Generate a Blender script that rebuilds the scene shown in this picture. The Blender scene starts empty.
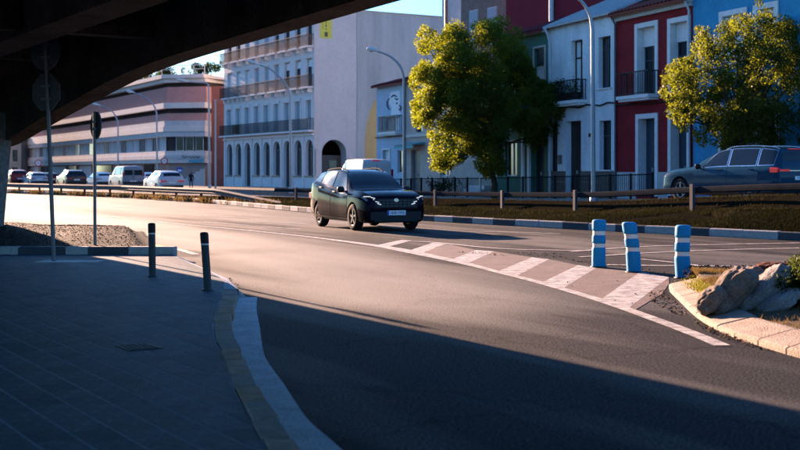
import bpy, bmesh, math, random
import numpy as np
from mathutils import Vector, Matrix

random.seed(7)
rng = np.random.default_rng(11)
scn = bpy.context.scene
COL = scn.collection
PI = math.pi

# ---------------------------------------------------------------- camera, sky, sun, exposure
CAMZ, FPX, CX, HY = 1.6, 1200.0, 400.0, 172.0
cam_d = bpy.data.cameras.new('camera')
cam = bpy.data.objects.new('camera', cam_d)
COL.objects.link(cam)
cam.location = (0, 0, CAMZ)
cam.rotation_euler = (PI/2, 0, 0)
cam_d.sensor_width = 36
cam_d.lens = 36*FPX/800
cam_d.shift_y = -(225-HY)/800
cam_d.clip_end = 6000
cam_d.dof.use_dof = True
cam_d.dof.focus_distance = 19.0
cam_d.dof.aperture_fstop = 2.4
scn.camera = cam

SUN_EL, SUN_AZ = math.radians(13), math.radians(30.6)      # azimuth: degrees left of the view direction
world = bpy.data.worlds.new('World')
scn.world = world
world.use_nodes = True
wn = world.node_tree
bg = wn.nodes['Background']
sky = wn.nodes.new('ShaderNodeTexSky')
sky.sky_type = 'NISHITA'
sky.sun_disc = False
sky.sun_elevation = SUN_EL
sky.sun_rotation = -SUN_AZ
sky.air_density = 1.0
sky.dust_density = 0.5
sky.ozone_density = 4.0
tint = wn.nodes.new('ShaderNodeMixRGB')
tint.blend_type = 'MULTIPLY'
tint.inputs[0].default_value = 1.0
tint.inputs[2].default_value = (0.57, 0.90, 1.20, 1)
wn.links.new(sky.outputs[0], tint.inputs[1])
wn.links.new(tint.outputs[0], bg.inputs[0])
bg.inputs[1].default_value = 0.05
sun_d = bpy.data.lights.new('sun', 'SUN')
sun_d.energy = 5.0
sun_d.angle = math.radians(0.5)
sun_d.color = (1.0, 0.63, 0.44)
sun = bpy.data.objects.new('sun', sun_d)
COL.objects.link(sun)
sdir = Vector((math.sin(SUN_AZ)*math.cos(SUN_EL), -math.cos(SUN_AZ)*math.cos(SUN_EL), -math.sin(SUN_EL)))
sun.rotation_euler = sdir.to_track_quat('-Z', 'Y').to_euler()
sun.location = (-60, 100, 60)
vs = scn.view_settings
vs.view_transform = 'Standard'
vs.look = 'None'
vs.gamma = 1
vs.exposure = 2.65

# ---------------------------------------------------------------- helpers
def gp(x, y, z=0.0):
    """photo pixel -> point on the level z"""
    Y = FPX*(CAMZ-z)/(y-HY)
    return Vector(((x-CX)/FPX*Y, Y, z))

def at(x, y, Y):
    """photo pixel -> point at depth Y"""
    return Vector(((x-CX)/FPX*Y, Y, CAMZ+(HY-y)*Y/FPX))

def N(nt, t, **kw):
    n = nt.nodes.new(t)
    for k, v in kw.items():
        setattr(n, k, v)
    return n

MATS = {}
def mat(name, col, rough=0.7, var=0.0, scale=6.0, bump=0.0, bscale=None, metal=0.0, coat=0.0, spec=None,
        emit=None, estr=0.0, col2=None, stretch=None, trans=0.0, spots=0.0, sscale=None):
    """procedural surface: base colour broken up by two noises, worn roughness, fine relief"""
    if name in MATS:
        return MATS[name]
    m = bpy.data.materials.new(name)
    m.use_nodes = True
    nt = m.node_tree
    b = nt.nodes['Principled BSDF']
    if spec is None:
        spec = .5 if rough < .5 else (.22 if rough < .72 else .08)
    b.inputs['Roughness'].default_value = rough
    b.inputs['Metallic'].default_value = metal
    b.inputs['Coat Weight'].default_value = coat
    b.inputs['Coat Roughness'].default_value = 0.05
    b.inputs['Specular IOR Level'].default_value = spec
    if trans:
        b.inputs['Transmission Weight'].default_value = trans
    if emit:
        b.inputs['Emission Color'].default_value = (*emit, 1)
        b.inputs['Emission Strength'].default_value = estr
    tc = N(nt, 'ShaderNodeTexCoord')
    mp = N(nt, 'ShaderNodeMapping')
    nt.links.new(tc.outputs['Object'], mp.inputs[0])
    if stretch:
        mp.inputs['Rotation'].default_value = (0, 0, stretch[0])
        mp.inputs['Scale'].default_value = stretch[1]
    c2 = col2 if col2 else tuple(c*0.55 for c in col)
    n1 = N(nt, 'ShaderNodeTexNoise')
    n1.inputs['Scale'].default_value = scale
    n1.inputs['Detail'].default_value = 8
    n1.inputs['Roughness'].default_value = 0.65
    nt.links.new(mp.outputs[0], n1.inputs['Vector'])
    r = N(nt, 'ShaderNodeValToRGB')
    r.color_ramp.elements[0].position = 0.32
    r.color_ramp.elements[1].position = 0.68
    r.color_ramp.elements[0].color = (*[c*(1-var)+d*var for c, d in zip(col, c2)], 1)
    r.color_ramp.elements[1].color = (*col, 1)
    nt.links.new(n1.outputs['Fac'], r.inputs[0])
    out = r.outputs[0]
    if spots:
        n3 = N(nt, 'ShaderNodeTexNoise')
        n3.inputs['Scale'].default_value = sscale or scale*14
        n3.inputs['Detail'].default_value = 4
        nt.links.new(tc.outputs['Object'], n3.inputs['Vector'])
        mr = N(nt, 'ShaderNodeMapRange')
        mr.inputs['From Min'].default_value = 0.35
        mr.inputs['From Max'].default_value = 0.65
        mr.inputs['To Min'].default_value = 1-spots
        mr.inputs['To Max'].default_value = 1+spots
        nt.links.new(n3.outputs['Fac'], mr.inputs[0])
        mx = N(nt, 'ShaderNodeMixRGB', blend_type='MULTIPLY')
        mx.inputs[0].default_value = 1
        nt.links.new(out, mx.inputs[1])
        nt.links.new(mr.outputs[0], mx.inputs[2])
        out = mx.outputs[0]
    nt.links.new(out, b.inputs['Base Color'])
    rr = N(nt, 'ShaderNodeMapRange')
    rr.inputs['To Min'].default_value = max(0.02, rough-0.08)
    rr.inputs['To Max'].default_value = min(1, rough+0.08)
    nt.links.new(n1.outputs['Fac'], rr.inputs[0])
    nt.links.new(rr.outputs[0], b.inputs['Roughness'])
    if bump:
        n2 = N(nt, 'ShaderNodeTexNoise')
        n2.inputs['Scale'].default_value = bscale or scale*8
        n2.inputs['Detail'].default_value = 6
        nt.links.new(tc.outputs['Object'], n2.inputs['Vector'])
        bp = N(nt, 'ShaderNodeBump')
        bp.inputs['Strength'].default_value = min(1, bump)
        bp.inputs['Distance'].default_value = 0.02
        nt.links.new(n2.outputs['Fac'], bp.inputs['Height'])
        nt.links.new(bp.outputs[0], b.inputs['Normal'])
    MATS[name] = m
    return m

def leaf_mat(name, col, tcol, rough=0.55):
    m = bpy.data.materials.new(name)
    m.use_nodes = True
    nt = m.node_tree
    b = nt.nodes['Principled BSDF']
    o = nt.nodes['Material Output']
    tc = N(nt, 'ShaderNodeTexCoord')
    n = N(nt, 'ShaderNodeTexNoise')
    n.inputs['Scale'].default_value = 3.0
    nt.links.new(tc.outputs['Object'], n.inputs['Vector'])
    r = N(nt, 'ShaderNodeValToRGB')
    r.color_ramp.elements[0].position = .3
    r.color_ramp.elements[1].position = .7
    r.color_ramp.elements[0].color = (*[c*.6 for c in col], 1)
    r.color_ramp.elements[1].color = (*[c*1.2 for c in col], 1)
    nt.links.new(n.outputs['Fac'], r.inputs[0])
    nt.links.new(r.outputs[0], b.inputs['Base Color'])
    b.inputs['Roughness'].default_value = rough
    b.inputs['Specular IOR Level'].default_value = .06 if rough < .8 else .02
    t = N(nt, 'ShaderNodeBsdfTranslucent')
    t.inputs[0].default_value = (*tcol, 1)
    mx = N(nt, 'ShaderNodeMixShader')
    mx.inputs[0].default_value = 0.36
    nt.links.new(b.outputs[0], mx.inputs[1])
    nt.links.new(t.outputs[0], mx.inputs[2])
    nt.links.new(mx.outputs[0], o.inputs['Surface'])
    MATS[name] = m
    return m

class MB:
    """collects shapes; build() links them as ONE mesh object"""
    def __init__(s):
        s.v, s.f, s.m, s.sm = [], [], [], []
    def face(s, pts, m=0, smooth=False):
        i = len(s.v)
        s.v += [tuple(p) for p in pts]
        s.f.append(tuple(range(i, i+len(pts))))
        s.m.append(m); s.sm.append(smooth)
    def grid(s, rows, m=0, smooth=True, closed=False):
        i = len(s.v)
        w = len(rows[0])
        for r in rows:
            s.v += [tuple(p) for p in r]
        for a in range(len(rows)-1):
            for b in range(w if closed else w-1):
                c = (b+1) % w
                s.f.append((i+a*w+b, i+a*w+c, i+(a+1)*w+c, i+(a+1)*w+b))
                s.m.append(m); s.sm.append(smooth)
    def box(s, c, h, m=0, ax=None, ch=0.0):
        """box at centre c, half sizes h, optional axes; ch chamfers the top edge"""
        c = Vector(c)
        if ax is None:
            ax = (Vector((1, 0, 0)), Vector((0, 1, 0)), Vector((0, 0, 1)))
        def P(x, y, z):
            return c+ax[0]*x+ax[1]*y+ax[2]*z
        i = len(s.v)
        X, Y, Z = h
        if ch:
            lay = [(X, Y, -Z), (X, Y, Z-ch), (X-ch, Y-ch, Z)]
        else:
            lay = [(X, Y, -Z), (X, Y, Z)]
        for (x, y, z) in lay:
            s.v += [tuple(P(-x, -y, z)), tuple(P(x, -y, z)), tuple(P(x, y, z)), tuple(P(-x, y, z))]
        n = len(lay)
        fs = [(i+3, i+2, i+1, i)]
        for k in range(n-1):
            for q in range(4):
                r = (q+1) % 4
                fs.append((i+4*k+q, i+4*k+r, i+4*k+4+r, i+4*k+4+q))
        t = i+4*(n-1)
        fs.append((t, t+1, t+2, t+3))
        for f in fs:
            s.f.append(f); s.m.append(m); s.sm.append(False)
    def tube(s, pts, rad, n=8, m=0, cap=True, smooth=True):
        pts = [Vector(p) for p in pts]
        if not hasattr(rad, '__len__'):
            rad = [rad]*len(pts)
        rows = []
        prev = None
        for k, p in enumerate(pts):
            a = pts[max(0, k-1)]; b = pts[min(len(pts)-1, k+1)]
            d = (b-a).normalized()
            if prev is None:
                u = d.orthogonal().normalized()
            else:
                u = (prev-d*prev.dot(d))
                u = u.normalized() if u.length > 1e-6 else d.orthogonal().normalized()
            prev = u
            w = d.cross(u)
            rows.append([p+(u*math.cos(2*PI*q/n)+w*math.sin(2*PI*q/n))*rad[k] for q in range(n)])
        s.grid(rows, m, smooth, closed=True)
        if cap:
            s.face(list(reversed(rows[0])), m); s.face(rows[-1], m)
    def lathe(s, prof, c=(0, 0, 0), n=16, m=0, ax=None, smooth=True, cap=True):
        """prof: (radius, height) along ax[2]"""
        c = Vector(c)
        if ax is None:
            ax = (Vector((1, 0, 0)), Vector((0, 1, 0)), Vector((0, 0, 1)))
        rows = [[c+ax[2]*z+(ax[0]*math.cos(2*PI*q/n)+ax[1]*math.sin(2*PI*q/n))*r for q in range(n)] for r, z in prof]
        s.grid(rows, m, smooth, closed=True)
        if cap:
            s.face(list(reversed(rows[0])), m); s.face(rows[-1], m)
    def prism(s, poly, z0, z1, m=0):
        """poly: list of (x, y)"""
        b = [(p[0], p[1], z0) for p in poly]; t = [(p[0], p[1], z1) for p in poly]
        s.face(list(reversed(b)), m); s.face(t, m)
        for k in range(len(poly)):
            q = (k+1) % len(poly)
            s.face([b[k], b[q], t[q], t[k]], m)
    def build(s, name, mats, parent=None, local=False, weld=False):
        me = bpy.data.meshes.new(name)
        v = s.v
        if parent is not None and not local:
            o = world_off(parent)
            v = [(a[0]-o[0], a[1]-o[1], a[2]-o[2]) for a in v]
        me.from_pydata(v, [], s.f)
        if not isinstance(mats, (list, tuple)):
            mats = [mats]
        for mm in mats:
            me.materials.append(mm)
        me.polygons.foreach_set('material_index', s.m)
        me.polygons.foreach_set('use_smooth', s.sm)
        if weld:
            bm = bmesh.new(); bm.from_mesh(me)
            bmesh.ops.remove_doubles(bm, verts=bm.verts, dist=0.0008)
            bmesh.ops.recalc_face_normals(bm, faces=bm.faces)
            bm.to_mesh(me); bm.free()
        me.update()
        ob = bpy.data.objects.new(name, me)
        COL.objects.link(ob)
        if parent is not None:
            ob.parent = parent
        return ob

def np_mesh(name, verts, faces, mats, parent=None, midx=None, smooth=False):
    """fast mesh from numpy arrays (all faces the same size)"""
    me = bpy.data.meshes.new(name)
    nv, nf, k = len(verts), len(faces), faces.shape[1]
    me.vertices.add(nv)
    me.vertices.foreach_set('co', np.asarray(verts, dtype=np.float32).ravel())
    me.loops.add(nf*k)
    me.loops.foreach_set('vertex_index', np.asarray(faces, dtype=np.int32).ravel())
    me.polygons.add(nf)
    me.polygons.foreach_set('loop_start', np.arange(0, nf*k, k, dtype=np.int32))
    if not isinstance(mats, (list, tuple)):
        mats = [mats]
    for m in mats:
        me.materials.append(m)
    if midx is not None:
        me.polygons.foreach_set('material_index', np.asarray(midx, dtype=np.int32))
    me.update(calc_edges=True)
    me.validate()
    ob = bpy.data.objects.new(name, me)
    COL.objects.link(ob)
    if parent is not None:
        ob.parent = parent
    return ob

def world_off(o):
    v = Vector((0, 0, 0))
    while o is not None:
        v = v+Vector(o.location)
        o = o.parent
    return v

def thing(name, label, cat, loc=(0, 0, 0), rz=0.0, group=None):
    o = bpy.data.objects.new(name, None)
    o.empty_display_size = 0.2
    COL.objects.link(o)
    o.location = loc
    o.rotation_euler = (0, 0, rz)
    o['label'] = label
    o['category'] = cat
    if group:
        o['group'] = group
    return o

def struct(o, kind='structure'):
    o['kind'] = kind
    return o

def dup(root, loc, rz=None, label=None):
    """copy of a thing with its parts and their sub-parts"""
    def rec(o, par):
        c = o.copy()
        COL.objects.link(c)
        if par is not None:
            c.parent = par
        for ch in list(o.children):
            rec(ch, c)
        return c
    r = rec(root, None)
    r.location = loc
    if rz is not None:
        r.rotation_euler = (0, 0, rz)
    if label:
        r['label'] = label
    return r

def text_mesh(name, body, size, mtl, parent, M, align='CENTER'):
    """flat lettering as mesh, placed by matrix M in the parent's space"""
    cu = bpy.data.curves.new(name, 'FONT')
    cu.body = body
    cu.size = size
    cu.align_x = align
    cu.align_y = 'CENTER'
    tmp = bpy.data.objects.new(name, cu)
    COL.objects.link(tmp)
    dg = bpy.context.evaluated_depsgraph_get()
    me = bpy.data.meshes.new_from_object(tmp.evaluated_get(dg))
    bpy.data.objects.remove(tmp)
    me.transform(M)
    me.materials.clear()
    me.materials.append(mtl)
    ob = bpy.data.objects.new(name, me)
    COL.objects.link(ob)
    ob.parent = parent
    return ob

def catmull(P, t):
    """P: array (n, ...), t float in [0, n-1]"""
    n = len(P)
    i = min(int(t), n-2)
    f = t-i
    p0, p1, p2, p3 = P[max(0, i-1)], P[i], P[i+1], P[min(n-1, i+2)]
    return 0.5*((2*p1)+(-p0+p2)*f+(2*p0-5*p1+4*p2-p3)*f*f+(-p0+3*p1-3*p2+p3)*f**3)

def smooth_line(pts, n):
    P = np.array([tuple(p) for p in pts], dtype=float)
    return [Vector(catmull(P, k*(len(P)-1)/n)) for k in range(n+1)]

def resample(pts, step):
    """points every `step` metres along a polyline"""
    pts = [Vector(p) for p in pts]
    out = [pts[0].copy()]
    need = step
    for a, b in zip(pts, pts[1:]):
        L = (b-a).length
        pos = 0.0
        while L-pos >= need:
            pos += need
            out.append(a+(b-a)*(pos/L))
            need = step
        need -= (L-pos)
    return out

def ribbon(mb, pts, w, z, m=0):
    """flat strip of width w (or list) along pts at height z"""
    pts = [Vector((p[0], p[1], 0)) for p in pts]
    if not hasattr(w, '__len__'):
        w = [w]*len(pts)
    rows = []
    for k, p in enumerate(pts):
        d = (pts[min(len(pts)-1, k+1)]-pts[max(0, k-1)]).normalized()
        nrm = Vector((-d.y, d.x, 0))
        l = p+nrm*w[k]/2; r = p-nrm*w[k]/2
        rows.append([(r.x, r.y, z), (l.x, l.y, z)])
    mb.grid(rows, m, smooth=False)

# ---------------------------------------------------------------- materials of the setting
M_asphalt = mat('asphalt', (.021, .0225, .025), .78, .8, .5, .35, 90, spots=.7, sscale=40, spec=.26, col2=(.012, .0135, .016),
                stretch=(math.radians(62), (1.0, .16, 1)))
M_asphalt2 = mat('upper_asphalt', (.035, .033, .033), .65, .5, .6, .6, 60, spots=.3)
M_earth = mat('earth', (.11, .085, .06), .95, .6, 1.5, .8, 20, spots=.3)
M_white = mat('road_paint', (.56, .53, .49), .65, .95, 5.5, .4, 60, col2=(.11, .10, .095), spots=.25)
M_pink = mat('red_road_paint', (.185, .135, .112), .7, .8, 2.5, .6, 60, col2=(.08, .066, .06), spots=.3)
M_yellow = mat('yellow_paint', (.75, .52, .05), .6, .4, 8)
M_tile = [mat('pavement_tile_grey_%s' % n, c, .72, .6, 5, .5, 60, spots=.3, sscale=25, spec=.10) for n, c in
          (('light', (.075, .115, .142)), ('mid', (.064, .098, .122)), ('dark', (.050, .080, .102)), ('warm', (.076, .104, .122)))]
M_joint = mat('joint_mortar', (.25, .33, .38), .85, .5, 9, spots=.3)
M_kerb = mat('kerb_stone', (.46, .33, .25), .85, .75, 7, .8, 50, col2=(.17, .12, .095), spots=.25)
M_gutter = mat('gutter_concrete', (.62, .65, .67), .85, .6, 3.5, .6, 60, col2=(.26, .28, .30), spots=.2)
M_ikerb = mat('island_kerb', (.36, .31, .26), .85, .7, 5, .7, 50, col2=(.20, .155, .125), spots=.15)
M_kw = mat('kerb_white', (.38, .375, .36), .8, .6, 5, .5, 40, col2=(.22, .22, .22), spots=.2)
M_kb = mat('kerb_blue_grey', (.06, .072, .086), .75, .5, 5, .5, 40, spots=.2)
M_soil = mat('dry_soil', (.12, .088, .055), .95, .6, 5, .9, 40, col2=(.06, .045, .028), spots=.35)
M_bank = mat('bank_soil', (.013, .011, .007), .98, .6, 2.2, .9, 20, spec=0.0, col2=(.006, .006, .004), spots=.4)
M_gravel = mat('gravel', (.022, .019, .017), .9, .6, 4, 1.0, 30, spots=.45)
M_iron = mat('cast_iron', (.035, .037, .04), .6, .4, 20, .5)

# ---------------------------------------------------------------- ground and roads
g = MB(); g.face([(-1500, -300, -.06), (1500, -300, -.06), (1500, 2600, -.06), (-1500, 2600, -.06)])
struct(g.build('ground', M_earth))
# carriageway grid: worn wheel tracks, plus sun sheen painted in along the slip lane
def road_material():
    m = M_asphalt
    nt = m.node_tree
    b = nt.nodes['Principled BSDF']
    old = b.inputs['Base Color'].links[0].from_socket
    at_ = N(nt, 'ShaderNodeAttribute', attribute_name='wear_sheen')
    tc = N(nt, 'ShaderNodeTexCoord')
    nz = N(nt, 'ShaderNodeTexNoise'); nz.inputs['Scale'].default_value = 1.1; nz.inputs['Detail'].default_value = 7
    mp0 = N(nt, 'ShaderNodeMapping'); mp0.inputs['Rotation'].default_value = (0, 0, math.radians(-120))
    mp = N(nt, 'ShaderNodeMapping'); mp.inputs['Scale'].default_value = (.13, 1.1, 1)
    nt.links.new(tc.outputs['Object'], mp0.inputs[0]); nt.links.new(mp0.outputs[0], mp.inputs[0]); nt.links.new(mp.outputs[0], nz.inputs['Vector'])
    ad = N(nt, 'ShaderNodeMath', operation='MULTIPLY_ADD'); ad.inputs[1].default_value = 1.0; ad.inputs[2].default_value = -.5
    nt.links.new(nz.outputs['Fac'], ad.inputs[0])
    sm = N(nt, 'ShaderNodeMath', operation='ADD', use_clamp=True)
    nt.links.new(at_.outputs['Fac'], sm.inputs[0]); nt.links.new(ad.outputs[0], sm.inputs[1])
    mx = N(nt, 'ShaderNodeMixRGB', blend_type='MIX'); mx.inputs[2].default_value = (.054, .050, .048, 1)
    sc = N(nt, 'ShaderNodeMath', operation='MULTIPLY'); sc.inputs[1].default_value = .8
    nt.links.new(sm.outputs[0], sc.inputs[0])
    nt.links.new(sc.outputs[0], mx.inputs[0]); nt.links.new(old, mx.inputs[1])
    # fine cracks
    vo = N(nt, 'ShaderNodeTexVoronoi', feature='DISTANCE_TO_EDGE'); vo.inputs['Scale'].default_value = .42
    wob = N(nt, 'ShaderNodeTexNoise'); wob.inputs['Scale'].default_value = 2.0; wob.inputs['Detail'].default_value = 6
    nt.links.new(tc.outputs['Object'], wob.inputs['Vector'])
    va = N(nt, 'ShaderNodeVectorMath', operation='MULTIPLY_ADD'); va.inputs[1].default_value = (.9, .9, 0)
    nt.links.new(wob.outputs['Color'], va.inputs[0]); nt.links.new(tc.outputs['Object'], va.inputs[2])
    nt.links.new(va.outputs[0], vo.inputs['Vector'])
    cr = N(nt, 'ShaderNodeMapRange'); cr.inputs['From Min'].default_value = .003; cr.inputs['From Max'].default_value = .010; cr.inputs['To Min'].default_value = .45; cr.inputs['To Max'].default_value = 1
    nt.links.new(vo.outputs['Distance'], cr.inputs[0])
    ml = N(nt, 'ShaderNodeMixRGB', blend_type='MULTIPLY'); ml.inputs[0].default_value = 1
    nt.links.new(mx.outputs[0], ml.inputs[1]); nt.links.new(cr.outputs[0], ml.inputs[2])
    nt.links.new(ml.outputs[0], b.inputs['Base Color'])
    sp = N(nt, 'ShaderNodeMapRange'); sp.inputs['To Min'].default_value = .05; sp.inputs['To Max'].default_value = .85
    nt.links.new(sm.outputs[0], sp.inputs[0])
    # stone grain: pale and dark chippings in the binder
    gn = N(nt, 'ShaderNodeTexNoise'); gn.inputs['Scale'].default_value = 48; gn.inputs['Detail'].default_value = 3; gn.inputs['Roughness'].default_value = .7
    nt.links.new(tc.outputs['Object'], gn.inputs['Vector'])
    gr2 = N(nt, 'ShaderNodeMapRange'); gr2.inputs['From Min'].default_value = .36; gr2.inputs['From Max'].default_value = .64; gr2.inputs['To Min'].default_value = .25; gr2.inputs['To Max'].default_value = 1.75
    nt.links.new(gn.outputs['Fac'], gr2.inputs[0])
    m2 = N(nt, 'ShaderNodeMath', operation='MULTIPLY'); nt.links.new(sp.outputs[0], m2.inputs[0]); nt.links.new(gr2.outputs[0], m2.inputs[1])
    nt.links.new(m2.outputs[0], b.inputs['Specular IOR Level'])
    m3 = N(nt, 'ShaderNodeMixRGB', blend_type='MULTIPLY'); m3.inputs[0].default_value = 1
    nt.links.new(ml.outputs[0], m3.inputs[1]); nt.links.new(gr2.outputs[0], m3.inputs[2]); nt.links.new(m3.outputs[0], b.inputs['Base Color'])
road_material()
xs_ = np.concatenate([np.linspace(-140, -26, 14)[:-1], np.arange(-26, 16, .35), np.linspace(16, 60, 8)])
ys_ = np.concatenate([np.linspace(-40, 2, 6)[:-1], np.arange(2, 62, .35), np.linspace(62, 160, 24)])
XX, YY = np.meshgrid(xs_, ys_)
def seg_dist(P):
    best = np.full(XX.shape, 1e9)
    for a, b in zip(P, P[1:]):
        dx, dy = b[0]-a[0], b[1]-a[1]
        t = np.clip(((XX-a[0])*dx+(YY-a[1])*dy)/(dx*dx+dy*dy), 0, 1)
        best = np.minimum(best, np.hypot(XX-a[0]-dx*t, YY-a[1]-dy*t))
    return best
slip = [gp(x, y)[:2] for x, y in ((-60, 203), (0, 210), (100, 221), (200, 237), (300, 258), (380, 280), (440, 300))]
main = [gp(x, y)[:2] for x, y in ((-60, 196), (60, 203), (200, 213), (330, 224), (450, 234), (600, 246), (800, 262))]
d1, d2 = seg_dist(slip), seg_dist(main)
wear_sheen = .75*np.exp(-(d1/1.5)**2)+.25*np.exp(-((d1-.85)/.35)**2)+.18*np.exp(-(d2/1.6)**2)+.16*np.exp(-((d2-.85)/.3)**2)
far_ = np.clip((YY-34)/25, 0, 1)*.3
for (cx_, cy_, rx_, ry_, a_) in ((-3.5, 24, 1.6, .9, -.35), (-1.2, 19.5, .8, 1.6, -.3), (.6, 14.5, 1.3, .7, -.25), (2.2, 30, 1.8, .8, -.2), (-7.5, 33, 2.0, 1.0, -.3), (1.2, 22.5, .5, 1.8, -.25)):
    far_ = far_+a_*np.exp(-(((XX-cx_)*.86+(YY-cy_)*.5)/rx_)**4-((-(XX-cx_)*.5+(YY-cy_)*.86)/ry_)**4)
wear_sheen = np.clip(wear_sheen+far_, 0, 1)
vv = np.column_stack([XX.ravel(), YY.ravel(), np.zeros(XX.size)])
ny, nx = XX.shape
ii = (np.arange(ny-1)[:, None]*nx+np.arange(nx-1)[None, :]).ravel()
road = struct(np_mesh('road', vv, np.column_stack([ii, ii+1, ii+nx+1, ii+nx]), M_asphalt))
wa = road.data.attributes.new('wear_sheen', 'FLOAT', 'POINT')
wa.data.foreach_set('value', wear_sheen.ravel().astype(np.float32))

# lines of the far side: kerb K, guardrail G, house fronts F
Kp = [(15.5, 19.5), (12.0, 24.2), (9.3, 27.8), (7.45, 30.2), (5.25, 32.9), (.78, 39.2), (-3, 46), (-6.3, 53.3), (-11, 64), (-16.6, 73.8), (-30, 91), (-60, 125)]
Gp = [(17.5, 19.5), (13.0, 25.0), (10.2, 30.5), (8.51, 34.5), (6.02, 40.5), (1.52, 51.3), (-3.2, 58), (-6.9, 64), (-11.8, 67), (-17.2, 74.6), (-30.5, 91.8), (-60.5, 125.9)]
Gz = [.85, .75, .65, .51, .25, .10, .08, .07, .07, .07, .07, .07]
Uz = [.95, .85, .78, .66, .50, .30, .20, .15, .10, .08, .07, .07]
Fp = []
for x, y in Gp:
    d = (9.77-x)*.928+(50-y)*.371
    Fp.append((x+d*.928, y+d*.371))
Fp[9:] = [(-8, 112), (-27, 140), (-75, 225)]
Fz = [u+.0 for u in Uz]

def dens(P, n=5):
    A = np.array(P, dtype=float)
    return np.array([catmull(A, k/n) for k in range((len(P)-1)*n+1)])
Kd, Gd, Gzd, Uzd, Fd = dens(Kp), dens(Gp), dens(Gz), dens(Uz), dens(Fp)

def to3(P, z):
    z = np.broadcast_to(np.asarray(z, float), (len(P),))
    return np.column_stack([P, z])
def strip_mesh(name, rows, m, kind='structure', rough=0.0, seed=1):
    """rows: list of (n,3) arrays from near to far"""
    r_ = np.random.default_rng(seed)
    mb = MB()
    for r in rows[1:-1]:
        r[:, 2] += r_.normal(0, rough, len(r))
    mb.grid([[tuple(p) for p in r] for r in rows], 0, True)
    o = mb.build(name, m)
    # normals up
    if o.data.polygons[0].normal.z < 0:
        o.data.flip_normals()
    return struct(o, kind)
Kin = Kd+(Gd-Kd)/np.maximum(np.linalg.norm(Gd-Kd, axis=1), .001)[:, None]*.16
rows = []
for t in np.linspace(0, 1, 9):
    z = .12+(Gzd-.12)*t+.10*np.sin(t*PI)*np.clip(np.linalg.norm(Gd-Kd, axis=1)/5, 0, 1)
    rows.append(to3(Kin*(1-t)+Gd*t, z))
bank_rows = [r.copy() for r in rows]
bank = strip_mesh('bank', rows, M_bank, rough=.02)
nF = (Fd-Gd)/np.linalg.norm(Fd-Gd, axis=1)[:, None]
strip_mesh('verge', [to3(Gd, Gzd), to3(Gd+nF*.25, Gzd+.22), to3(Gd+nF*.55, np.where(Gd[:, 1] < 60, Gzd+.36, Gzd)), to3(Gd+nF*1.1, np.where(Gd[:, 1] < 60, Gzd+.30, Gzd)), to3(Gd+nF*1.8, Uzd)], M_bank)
strip_mesh('upper_road', [to3(Gd+nF*1.6, Uzd-.02), to3((Gd+Fd)/2, Uzd), to3(Fd, Uzd)], M_asphalt2)
M_sidewalk = mat('far_pavement', (.25, .24, .235), .8, .4, 3, .3)
hp = MB()
A, B = Fd-nF*1.9, Fd
hp.grid([[(p[0], p[1], z-.1) for p, z in zip(A[:42], Uzd)], [(p[0], p[1], z+.12) for p, z in zip(A[:42], Uzd)], [(p[0], p[1], z+.12) for p, z in zip(B[:42], Uzd)]], 0, False)
struct(hp.build('house_pavement', M_sidewalk))

def F_dist(px):
    """distance along the row of house fronts for a photo column (0 at px 634.5, growing to the left) and its depth"""
    r = (px-CX)/FPX
    u = (9.77-50*r)/(.4+r)
    return u*1.0770, 50+u
F_O = Vector((9.77, 50, 0)); F_D = Vector((-.3714, .9285, 0)); F_N = Vector((-.9285, -.3714, 0))

# striped kerb under the bank: one stone per metre
def kerb_run(pts, step, wid, hgt, mats_seq, parent, name='kerb_stone', ch=.02, z=0.0, side=1, limit=300):
    pts = resample([Vector((p[0], p[1], 0)) for p in pts], step)
    cache = {}
    stuff = MB()
    n = 0
    for k, (a, b) in enumerate(zip(pts, pts[1:])):
        d = (b-a); L = d.length; d.normalize()
        nr = Vector((d.y, -d.x, 0))*side
        mid = (a+b)/2+nr*wid/2
        mi = k % len(mats_seq)
        if mi not in cache:
            mb = MB(); mb.box((0, 0, hgt/2), (step/2-.006, wid/2, hgt/2), 0, ch=ch)
            o = mb.build(name, mats_seq[mi], parent, local=True)
            cache[mi] = o
        else:
            o = cache[mi].copy(); COL.objects.link(o)
        o.parent = parent
        o.location = (mid.x+random.uniform(-.006, .006), mid.y+random.uniform(-.006, .006), z+random.uniform(-.006, .004))
        o.rotation_euler = (0, random.uniform(-.006, .006), math.atan2(d.y, d.x)+random.uniform(-.008, .008))
        n += 1
        if n >= limit:
            break

f = MB(); ribbon(f, [(p[0], p[1]) for p in (Kd*.5+Kin*.5)], .14, .03)
kerbK = struct(f.build('painted_kerb', M_gutter))
kerb_run([(p[0], p[1]) for p in Kd], 1.0, .18, .20, [M_kw, M_kb, M_kw, M_kb, M_kw, M_kw, M_kb], kerbK, side=1)

# ---------------------------------------------------------------- pavement under the bridge
PZ = .10
kin = [(-.10, 3.6), (-.36, 5.0), (-.72, 6.51), (-.85, 7.06), (-1.0, 7.67), (-1.155, 8.33), (-1.38, 9.55), (-1.63, 10.6), (-1.78, 11.46), (-2.02, 13.3), (-2.25, 15.3)]
kout = [(.10, 3.6), (-.17, 5.0), (-.55, 6.51), (-.70, 7.16), (-.86, 7.76), (-1.00, 8.42), (-1.23, 9.6), (-1.47, 10.7), (-1.61, 11.5), (-1.84, 13.3), (-2.06, 15.3)]
gout = [(.48, 3.6), (.10, 5.4), (-.354, 6.96), (-.574, 7.66), (-.717, 8.28), (-.884, 9.07), (-1.155, 10.3), (-1.33, 11.5), (-1.45, 12.4), (-1.66, 13.9), (-1.82, 15.3)]
edge = [(-2.06, 15.3), (-2.40, 16.5), (-2.80, 17.9), (-3.46, 19.8), (-4.0, 21.4), (-4.1, 21.75)]
poly = kin+[(-2.06, 15.32)]+edge[1:]+[(-14, 21.75), (-14, 2.5), (-.05, 2.5)]
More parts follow.
